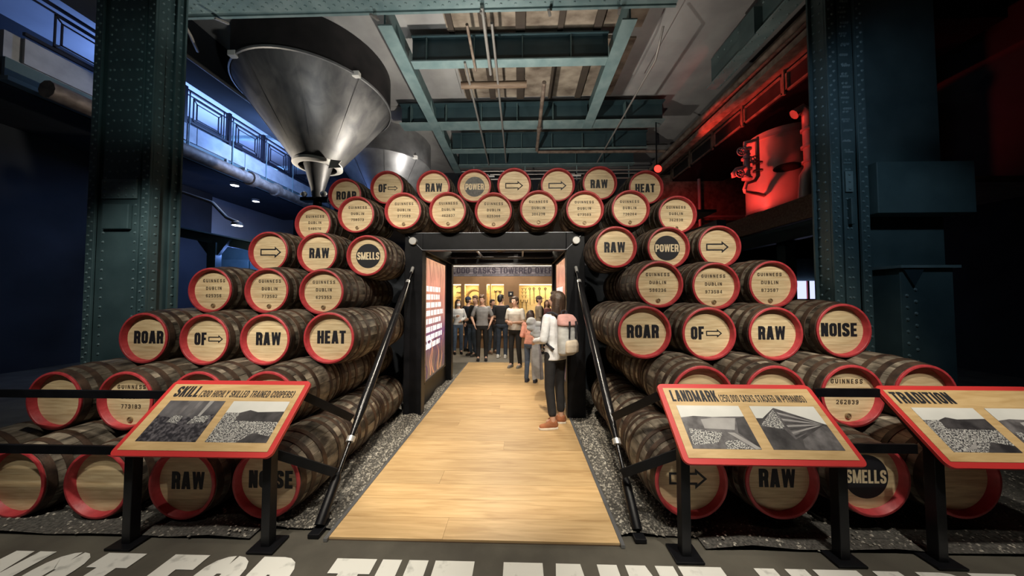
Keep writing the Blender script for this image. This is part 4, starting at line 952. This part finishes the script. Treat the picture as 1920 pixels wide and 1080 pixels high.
for k, u in enumerate((994,1002,1013,1024)):
    tool('ring_hook',['first','second','third','fourth'][k]+' long iron with a ring end in the wide niche',MB().tube(ringpts((gx(u),gz(541)),.036,-PI/2,1.5*PI,14),.011,6).tube([(gx(u),Yt,gz(543)),(gx(u)+.01,Yt,gz(570 if k else 572))],.010,6))
for k in range(6):
    u, v = (980,986)[k % 2], (541,548,555)[k//2]
    tool('small_hook',['upper','middle','lower'][k//2]+(' left' if k % 2 == 0 else ' right')+' small double hook in the wide niche',MB().tube([(gx(u-2),Yt,gz(v-1.5)),(gx(u),Yt,gz(v+1)),(gx(u+2),Yt,gz(v-1.5))],.010,6).tube([(gx(u),Yt,gz(v+1)),(gx(u),Yt,gz(v+4))],.009,6))
for k, u in enumerate((979,987)):
    tool('forked_iron',('left' if k == 0 else 'right')+' forked iron below the small hooks',MB().tube([(gx(u-2.5),Yt,gz(562)),(gx(u-2),Yt,gz(567)),(gx(u+2),Yt,gz(567)),(gx(u+2.5),Yt,gz(562))],.013,6).tube([(gx(u),Yt,gz(567)),(gx(u),Yt,gz(582))],.011,6))
x0, x1 = gx(949), gx(966)
t = thing('gallery_sign','small black sign with a white mark between the niches','sign',((x0+x1)/2,GW-.02,1.75))
part('plate', MB().box((gx(953),GW-.03,gz(555.5)),(gx(962.5),GW-.001,gz(546.5))), M['ink'], t, bevel=.01)
mb = MB(); disc2d(.03,lambda a,b,c: (gx(957.8)+a,GW-.032,gz(551)+b),mb,16); part('white_mark', mb, M['white'], t)
part('lower_plate', MB().box((gx(955),GW-.03,gz(567)),(gx(963),GW-.001,gz(557.5))), M['joist'], t)
# brick band above with lettering
band = struct('wall_band', MB().box((-4.4,GW+.02,2.441),(4.4,GW+.5,3.3)), M['band'])
for j in range(10):
    x = -2.6+(.11 if j % 2 else 0)
    me = None
    while x < 1.4:
        part('brick', MB().box((x,GW-.0,2.45+.078*j),(x+.205,GW+.02,2.45+.078*j+.066)), M['bandbrick'], band, local=True); x += .217
mb = MB(); put_text(mb,'10,000 CASKS TOWERED OVER',.21,lambda a,b,c: (a,GW-.004-c,b),W=.46,t=.15,gap=.09,width=gx(1036)-gx(835))
for_ = [(a+(gx(1036)+gx(835))/2,b,c+2.545) for a,b,c in mb.v]; mb.v = for_
lt = tag(part('wall_lettering', mb, M['bandtext']), 'dark capital letters on the brick band above the niches', 'lettering')
tag(part('gallery_counter', MB().box((-4.2,GW-.35,.0),(4.2,GW-.01,.40)).box((-4.25,GW-.40,.401),(4.25,GW-.01,.45)), M['brownwall'], None, bevel=.01), 'low brown counter along the foot of the gallery wall', 'counter')
tag(part('glowing_line', MB().box((-2.7,GW-.06,2.800),(1.5,GW-.02,2.808)), M['striplight']), 'thin bright glowing line above the brick band', 'glowing line')  # emissive line in place of the bright line along the header's bottom edge
struct('wall_gallery_left', MB().box((-4.5,6.6,0),(-4.3,10.6,3.4)), M['wall']); struct('wall_gallery_right', MB().box((4.3,6.6,0),(4.5,10.6,3.4)), M['wall'])
struct('dark_backing_left', MB().box((-4.3,5.55,0),(-1.68,5.62,2.3)), M['wall']); struct('dark_backing_right', MB().box((.94,5.55,0),(4.3,5.62,2.3)), M['wall'])  # dark sheets added so the gaps between casks and portal stay dark
struct('ceiling_gallery', MB().box((-4.5,6.9,3.66),(4.5,10.9,3.72)), M['wall'])
# ------------------------------------------------------------------ people
SKIN = mat('light skin', (.56,.33,.24), .5, col2=(.62,.38,.28), scale=(9,9,9))
SKIN2 = mat('tan skin', (.40,.22,.15), .5, col2=(.46,.26,.18), scale=(9,9,9))
EYE = mat('dark eye', (.02,.015,.012), .3); LIP = mat('lip', (.42,.15,.13), .5); EYEW = mat('eye white', (.7,.68,.65), .4)
_cm = {}
def cloth(col, rough=.85, metal=0):
    k = tuple(col)
    if k not in _cm: _cm[k] = mat('cloth', tuple(c*.82 for c in col), rough, col2=tuple(min(1,c*1.15) for c in col), scale=(7,7,14), bump=.25, bscale=14)
    return _cm[k]
def hairmat(col):
    k = ('h',)+tuple(col)
    if k not in _cm: _cm[k] = mat('hair', tuple(c*.55 for c in col), .45, col2=tuple(c*1.5 for c in col), scale=(60,60,5), bump=.5, bscale=70)
    return _cm[k]
def skinned(name, mb, m, parent, vox, it=6, fac=.5):
    o = part(name, mb, m, parent, True, local=True)
    r = o.modifiers.new('remesh','REMESH'); r.mode = 'VOXEL'; r.voxel_size = vox; r.use_smooth_shade = True
    s = o.modifiers.new('smooth','SMOOTH'); s.iterations = it; s.factor = fac
    return o
ARM = {'down': ((.235,.03,1.14),(.245,-.06,.90)), 'pocket': ((.285,.06,1.15),(.205,-.09,.955)), 'front': ((.245,.02,1.14),(.07,-.21,1.08)),
       'clasp': ((.25,.0,1.13),(.05,-.20,1.12)), 'read': ((.23,-.03,1.14),(.10,-.25,1.22)), 'carry': ((.225,.03,1.13),(.17,-.21,1.08))}
def person(label, x, y, rz, h=1.75, top=(.5,.5,.5), bottom=(.02,.02,.02), shoe=(.03,.03,.03), hair=('short',(.05,.03,.02)), arms=('down','down'), sleeve='short', build=1.0,
           head=(0,0), lean=(0,0), step=0, toe=0, vox=.0085, hem=.93, ankle=.10, sole=None, skin=None, mask=False, feet_rz=0):
    S = h/1.75; t = thing('person', label, 'person', (x,y,.02), None, rz); sk = skin or SKIN
    def T(p): p = Vector(p); k = max(0,p.z-.85); return Vector((p.x+lean[0]*k, p.y+lean[1]*k, p.z))*S
    def loft(mb, rings, inf=0):
        mb.loft([(*T((a,b,c)), (rx*build+inf)*S, (ry*build+inf)*S) for a,b,c,rx,ry in rings], 18)
    torso = [(0,0,.86,.10,.08),(0,.005,.91,.160,.112),(0,.005,.98,.158,.108),(0,0,1.08,.138,.095),(0,-.005,1.20,.150,.105),(0,-.005,1.32,.168,.112),(0,.005,1.40,.160,.10),(0,.012,1.45,.105,.075),(0,.012,1.48,.055,.055)]
    J = {}
    for s, pose in ((-1,arms[0]),(1,arms[1])):
        e, w_ = ARM[pose]; J[s] = [T((s*.172*build,.008,1.405)), T((s*e[0],e[1],e[2])), T((s*w_[0],w_[1],w_[2]))]
    LG = {s: [T((s*.088,.0,.92)), T((s*.098,-.02+s*step*.35,.50)), T((s*.105,.03+s*step,.095))] for s in (-1,1)}
    # ---- body
    b = MB(); loft(b, torso)
    b.capsule(T((0,.014,1.44)),T((0,-.004,1.57)),.058*S,.052*S,12)
    hm = Matrix.Translation(T((0,0,1.50))) @ Matrix.Rotation(head[0],4,'Z') @ Matrix.Rotation(head[1],4,'X') @ Matrix.Translation(-Vector((0,0,1.50))*S)
    def headmb(f):
        q = MB(); f(q); q.v = [tuple(hm @ (Vector(p)*S)) for p in q.v]; return q
    def hd(q):
        q.sphere((0,.006,1.652),(.076,.096,.100),16,12); q.sphere((0,-.022,1.60),(.064,.070,.085),14,10); q.sphere((0,-.045,1.562),(.040,.042,.032),12,8)
        q.capsule((0,-.092,1.645),(0,-.108,1.612),.009,.014,8); q.capsule((-.03,-.079,1.668),(.03,-.079,1.668),.011,.011,8)
        for s in (-1,1): q.sphere((s*.077,.012,1.632),(.011,.021,.033),8,8); q.sphere((s*.036,-.062,1.605),(.022,.022,.024),8,6)
    q = headmb(hd); b.add(q.v, q.f)
    for s in (-1,1):
        a, e, w_ = J[s]; b.capsule(a,e,.050*S*build,.039*S,12); b.capsule(e,w_,.040*S,.027*S,12)
        d = (w_-e).normalized(); d = (d+Vector((0,0,-.15))).normalized(); ax = d.cross(Vector((s*1.0,.2,.1))).normalized(); bx = d.cross(ax).normalized()
        palm = w_+d*.05*S; b.sphere(palm,(.040*S,.018*S,.055*S),12,8,Matrix((ax,bx,d)).transposed())
        for k in range(4):
            o = (k-1.5)*.0185*S; L = (.062,.072,.068,.052)[k]*S; base = w_+d*.085*S+ax*o
            m1 = base+d*L*.5+bx*.004*S; m2 = m1+(d*.8+bx*.6*(1))*L*.5
            b.capsule(base,m1,.0092*S,.0086*S,8); b.capsule(m1,m2,.0086*S,.0076*S,8)
        tb_ = w_+d*.03*S+ax*.030*S; b.capsule(tb_,tb_+(d*.7+ax*.6+bx*.25)*.038*S,.0115*S,.010*S,8); b.capsule(tb_+(d*.7+ax*.6+bx*.25)*.038*S,tb_+(d*1.3+ax*.55+bx*.4)*.05*S,.010*S,.009*S,8)
        H_, K, A_ = LG[s]; b.capsule(H_,K,.080*S*build,.054*S,12); b.capsule(K,A_,.053*S,.036*S,12); b.capsule(A_,A_+Vector((0,-.10,-.045))*S,.035*S,.028*S,10)
    skinned('body', b, sk, t, vox)
    # ---- clothes
    c = MB(); rings = [r_ for r_ in torso if r_[2] > hem-.06]; rings[0] = (0,0,hem,.168,.118)
    loft(c, rings[:-1], .014)
    for s in (-1,1):
        a, e, w_ = J[s]
        if sleeve == 'short': c.capsule(a,a+(e-a)*.72,.062*S*build,.060*S,12)
        else: c.capsule(a,e,.064*S*build,.054*S,12); c.capsule(e,w_-(w_-e).normalized()*.01,.053*S,.040*S,12)
    skinned('shirt', c, cloth(top), t, .012*S, 5)
    p = MB(); loft(p, [(0,.004,.83,.13,.10),(0,.006,.90,.165,.118),(0,.005,.98,.160,.110),(0,.004,1.02,.15,.10)], .008)
    for s in (-1,1):
        H_, K, A_ = LG[s]; p.capsule(H_,K,.092*S*build,.066*S,12); p.capsule(K,K+(A_-K)*(1-(ankle-.10)/.40),.066*S,.055*S,12)
    skinned('trousers', p, cloth(bottom), t, .012*S, 5)
    for s in (-1,1):
        A_ = LG[s][2]; R_ = Matrix.Rotation(feet_rz+s*toe,3,'Z'); f = MB()
        V = lambda *q: A_+R_ @ (Vector(q)*S)
        f.capsule(V(0,.028,-.048),V(0,-.06,-.048),.042*S,.040*S,12); f.capsule(V(0,-.06,-.052),V(0,-.155,-.064),.040*S,.030*S,12); f.capsule(V(0,.02,-.02),V(0,-.03,-.02),.042*S,.036*S,10)
        so = skinned('shoe', f, cloth(shoe), t, .010*S, 3)
        g_ = MB(); o2 = [(-.030,.06),(.030,.06),(.041,.0),(.044,-.10),(.030,-.175),(0,-.19),(-.030,-.175),(-.044,-.10),(-.041,0)]
        g_.prism(o2,.022*S,lambda a,b_,c: tuple(V(a,b_,0)+Vector((0,0,-.094*S+c))))
        part('sole', g_, cloth(sole or shoe), so, local=True)
    # ---- face and hair
    e = headmb(lambda q: [q.sphere((s*.031,-.083,1.645),(.013,.008,.008),10,6) for s in (-1,1)]); part('eyes', e, EYEW, t, True, local=True)
    e = headmb(lambda q: [q.sphere((s*.031,-.0885,1.645),(.006,.004,.006),8,6) for s in (-1,1)]); part('irises', e, EYE, t, True, local=True)
    e = headmb(lambda q: q.sphere((0,-.089,1.578),(.024,.008,.009),10,6)); part('lips', e, LIP, t, True, local=True)
    st, hc = hair
    def hf(q):
        q.sphere((0,.022,1.668),(.098 if st == 'bob' else .088,.104 if st == 'bob' else .098,.098),16,12); q.sphere((0,.050,1.625),(.080,.068,.095),14,10); q.sphere((0,-.035,1.725),(.066,.055,.035),12,8)
        if st == 'messy':
            rr = random.Random(int(x*100)+5)
            for k in range(16): a = rr.uniform(0,2*PI); q.sphere((.06*math.cos(a),.02+.06*math.sin(a),1.73+rr.uniform(-.01,.025)),.026,8,6)
        if st in ('long','bob'):
            bot = 1.28 if st == 'long' else 1.44
            for k in range(9):
                a = -.25+k*(PI+.5)/8; xx, yy = .080*math.cos(a), .03+.062*math.sin(a)
                q.capsule((xx*.9,yy,1.66),(xx*(1.12 if st == 'long' else 1.3),yy+.012,bot+.025*math.sin(k*2.4)),.036,.024,8)
                q.capsule((xx*.95,yy+.01,1.60),(xx*1.25,yy+.02,bot+.06*math.cos(k*1.7)),.026,.015,8)
    if st != 'cap': skinned('hair', headmb(hf), hairmat(hc), t, .009*S, 2, .4)
    else:
        skinned('hair', headmb(lambda q: q.sphere((0,.045,1.63),(.080,.066,.085),14,10)), hairmat((.05,.035,.025)), t, .010*S, 2, .4)
        skinned('cap', headmb(lambda q: (q.sphere((0,.012,1.69),(.092,.108,.080),16,12), q.sphere((0,-.115,1.685),(.06,.06,.010),12,6))), cloth(hc), t, .009*S, 3)
    if mask: part('face_mask', headmb(lambda q: q.sphere((0,-.062,1.582),(.062,.056,.052),14,10)), cloth((.80,.82,.84)), t, True, local=True)
    return t
def fy(v): return CH*560/(v-558)            # distance of a foot seen at row v
def at(u, v): Y = fy(v); return (u-975)/560*Y, Y
BK = (.012,.012,.014)
x, y = .47, 4.02
wom = person('woman in white shirt and black jeans seen from behind at the portal', x, y, math.radians(216), 1.76, (.78,.80,.84), (.018,.018,.021), (.36,.135,.06), ('bob',(.05,.03,.02)), ('carry','carry'), 'long', .90, head=(.35,-.12), hem=.86, ankle=.19, sole=(.8,.74,.64), vox=.006, toe=.10, feet_rz=math.radians(58), step=.035)
x4, y4 = at(904,676); person('young man in a grey T-shirt and black trousers, hands in pockets', x4, y4, .12, 1.74, (.23,.23,.24), BK, BK, ('messy',(.10,.055,.03)), ('pocket','pocket'), 'short', 1.0, head=(-.25,.22))
x3, y3 = at(884,672); person('man in a black jacket and blue jeans, left of the grey T-shirt man', x3-.03, y3+.35, -.75, 1.74, (.012,.012,.013), (.07,.10,.15), (.05,.045,.04), ('short',(.09,.055,.035)), ('pocket','front'), 'long', 1.08, head=(.4,.2), lean=(.22,.0))
x2, y2 = at(874,663); person('person in a navy cap and dark blue jacket at the back left', x2, y2+.35, 2.5, 1.70, (.03,.04,.065), (.05,.07,.12), BK, ('cap',(.02,.035,.075)), ('down','down'), 'long', 1.0)
x1, y1 = at(863,661); person('woman with a white face mask and pale jacket at the far left', x1-.02, y1-.25, .35, 1.62, (.55,.57,.60), (.10,.15,.24), BK, ('long',(.07,.045,.03)), ('read','front'), 'long', .92, mask=True)
x5, y5 = at(924,668); person('person in a dark brown top behind the grey T-shirt man', x5-.05, y5+.45, .7, 1.62, (.07,.035,.03), (.06,.07,.09), (.22,.14,.09), ('short',(.03,.02,.015)), ('front','down'), 'long', .92, skin=SKIN2)
x6, y6 = at(941,672); person('man in a black T-shirt and dark jeans, back turned, white shoes', x6, y6+.1, math.radians(168), 1.76, (.010,.011,.015), (.035,.05,.08), (.70,.68,.64), ('short',(.012,.012,.014)), ('front','front'), 'short', 1.06, head=(-.5,0), lean=(.05,0))
x7, y7 = at(966,689); person('man in a white T-shirt and black trousers in the middle of the group', x7, y7, -.45, 1.70, (.66,.62,.56), BK, (.20,.19,.17), ('short',(.06,.04,.03)), ('clasp','clasp'), 'short', 1.05, head=(-.2,.1), step=.03)
x8, y8 = at(995,716); person('girl with long dark hair and pink sweater, seen from behind', x8, y8, math.radians(162), 1.42, (.62,.29,.22), (.06,.085,.13), (.04,.045,.06), ('long',(.035,.022,.018)), ('carry','carry'), 'long', .95)
x9, y9 = at(1011,662); person('bearded looking person in a brown cap and beige jacket at the back right', x9, y9, math.radians(100), 1.72, (.20,.16,.12), (.05,.05,.06), BK, ('cap',(.10,.065,.05)), ('front','down'), 'long', 1.05, head=(-.6,0))
x10, y10 = at(1021,660); person('person in a dusky red top at the right, mostly hidden', x10+.12, y10+.5, .2, 1.60, (.16,.06,.065), (.04,.04,.05), BK, ('long',(.10,.055,.035)), ('down','down'), 'long', .95)
# ---- backpack worn by the woman
W2L = Matrix.Translation(Vector((x*0+.47,4.02,.02))) @ Matrix.Rotation(math.radians(216),4,'Z')
bp = thing('backpack','pale silver backpack with a pink flap on the woman in white','backpack',(.47,4.02,.95), None, math.radians(216))
SIL = cloth((.52,.53,.53)); PINK = cloth((.55,.30,.28)); BEI = cloth((.60,.52,.42)); STR = cloth((.025,.025,.035))
def bpart(name, mb, m, smooth=True, rem=None, it=4, parent=bp):
    mb.v = [(a,b_,c-.93) for a,b_,c in mb.v]
    if rem: return skinned(name, mb, m, parent, rem, it)
    return part(name, mb, m, parent, smooth, local=True)
q = MB().loft([(0,.215,.95,.11,.055),(0,.225,.98,.145,.078),(0,.23,1.10,.152,.088),(0,.225,1.25,.142,.082),(0,.215,1.36,.132,.075),(0,.205,1.42,.11,.06)],22); bpart('bag_body', q, SIL, rem=.011)
q = MB().loft([(0,.232,1.325,.148,.092),(0,.228,1.35,.150,.096),(0,.215,1.41,.140,.086),(0,.195,1.455,.115,.065),(0,.185,1.468,.07,.04)],22); bpart('flap', q, PINK, rem=.010)
q = MB().loft([(0,.295,.985,.085,.035),(0,.305,1.0,.105,.048),(0,.305,1.09,.108,.05),(0,.298,1.135,.10,.04),(0,.29,1.15,.085,.03)],18); pk = bpart('front_pocket', q, BEI, rem=.010)
for s in (-.055,.055):
    bpart('flap_strap', MB().obox((s-.014,.318,1.30),(.028,0,0),(0,.008,0),(.0,-.0,.085)), STR); bpart('buckle_strap', MB().obox((s-.011,.312,1.17),(.022,0,0),(0,.008,0),(0,.006,.14)), STR)
bpart('grab_handle', MB().tube([(-.05,.17,1.45),(-.045,.165,1.50),(0,.165,1.515),(.045,.165,1.50),(.05,.17,1.45)],.010,8), STR)
for s in (-1,1):
    bpart('shoulder_strap', MB().tube([(s*.07,.15,1.44),(s*.10,.07,1.485),(s*.115,-.02,1.475),(s*.125,-.115,1.39),(s*.135,-.125,1.25),(s*.165,-.04,1.10),(s*.14,.12,1.02)],.016,8), STR)
# ---- coat and striped sweater over the girl's and woman's arms
def drape(name, label, cx, cy, z0, z1, wd, dp, col, ph=0):
    rings = []; n = 28; mb = MB(); L = 9
    for i in range(L):
        s = i/(L-1); z = z1+(z0-z1)*s; ww = wd*(.35+.75*min(1,s*2.2)**.6)
        for k in range(n):
            a = 2*PI*k/n; f = 1+.16*math.sin(5*a+ph+s*1.5)*(.3+s)
            mb.v.append((cx+ww*math.cos(a)*f+.03*s, cy+dp*math.sin(a)*f, z+.015*math.sin(3*a+ph)*s))
    for i in range(L-1):
        for k in range(n): k2 = (k+1) % n; mb.f.append((i*n+k2,i*n+k,(i+1)*n+k,(i+1)*n+k2))
    mb.f.append(tuple(range(n))); mb.f.append(tuple((L-1)*n+k for k in reversed(range(n))))
    return tag(part(name, mb, cloth(col), None, True), label, 'garment')
dc = drape('draped_coat','long grey coat hanging over the arm in front of the woman in white',P(1004,640,4.75).x,4.75,P(1006,710,4.75).z,P(1006,634,4.75).z,.075,.05,(.26,.26,.27))
q = MB(); rr = random.Random(4); c0 = P(1001,614,5.25)
for k in range(9): q.sphere(c0+Vector((rr.uniform(-.085,.085),rr.uniform(-.03,.03),.13-.034*k)),(rr.uniform(.07,.10),.06,.05),12,8)
o = part('bundled_sweater', q, cloth((.42,.45,.46)), None, True); m_ = o.modifiers.new('remesh','REMESH'); m_.mode = 'VOXEL'; m_.voxel_size = .012; m_.use_smooth_shade = True
m_ = o.modifiers.new('smooth','SMOOTH'); m_.iterations = 3
tag(o, 'grey and white bundled sweater held at the girl shoulder', 'garment')
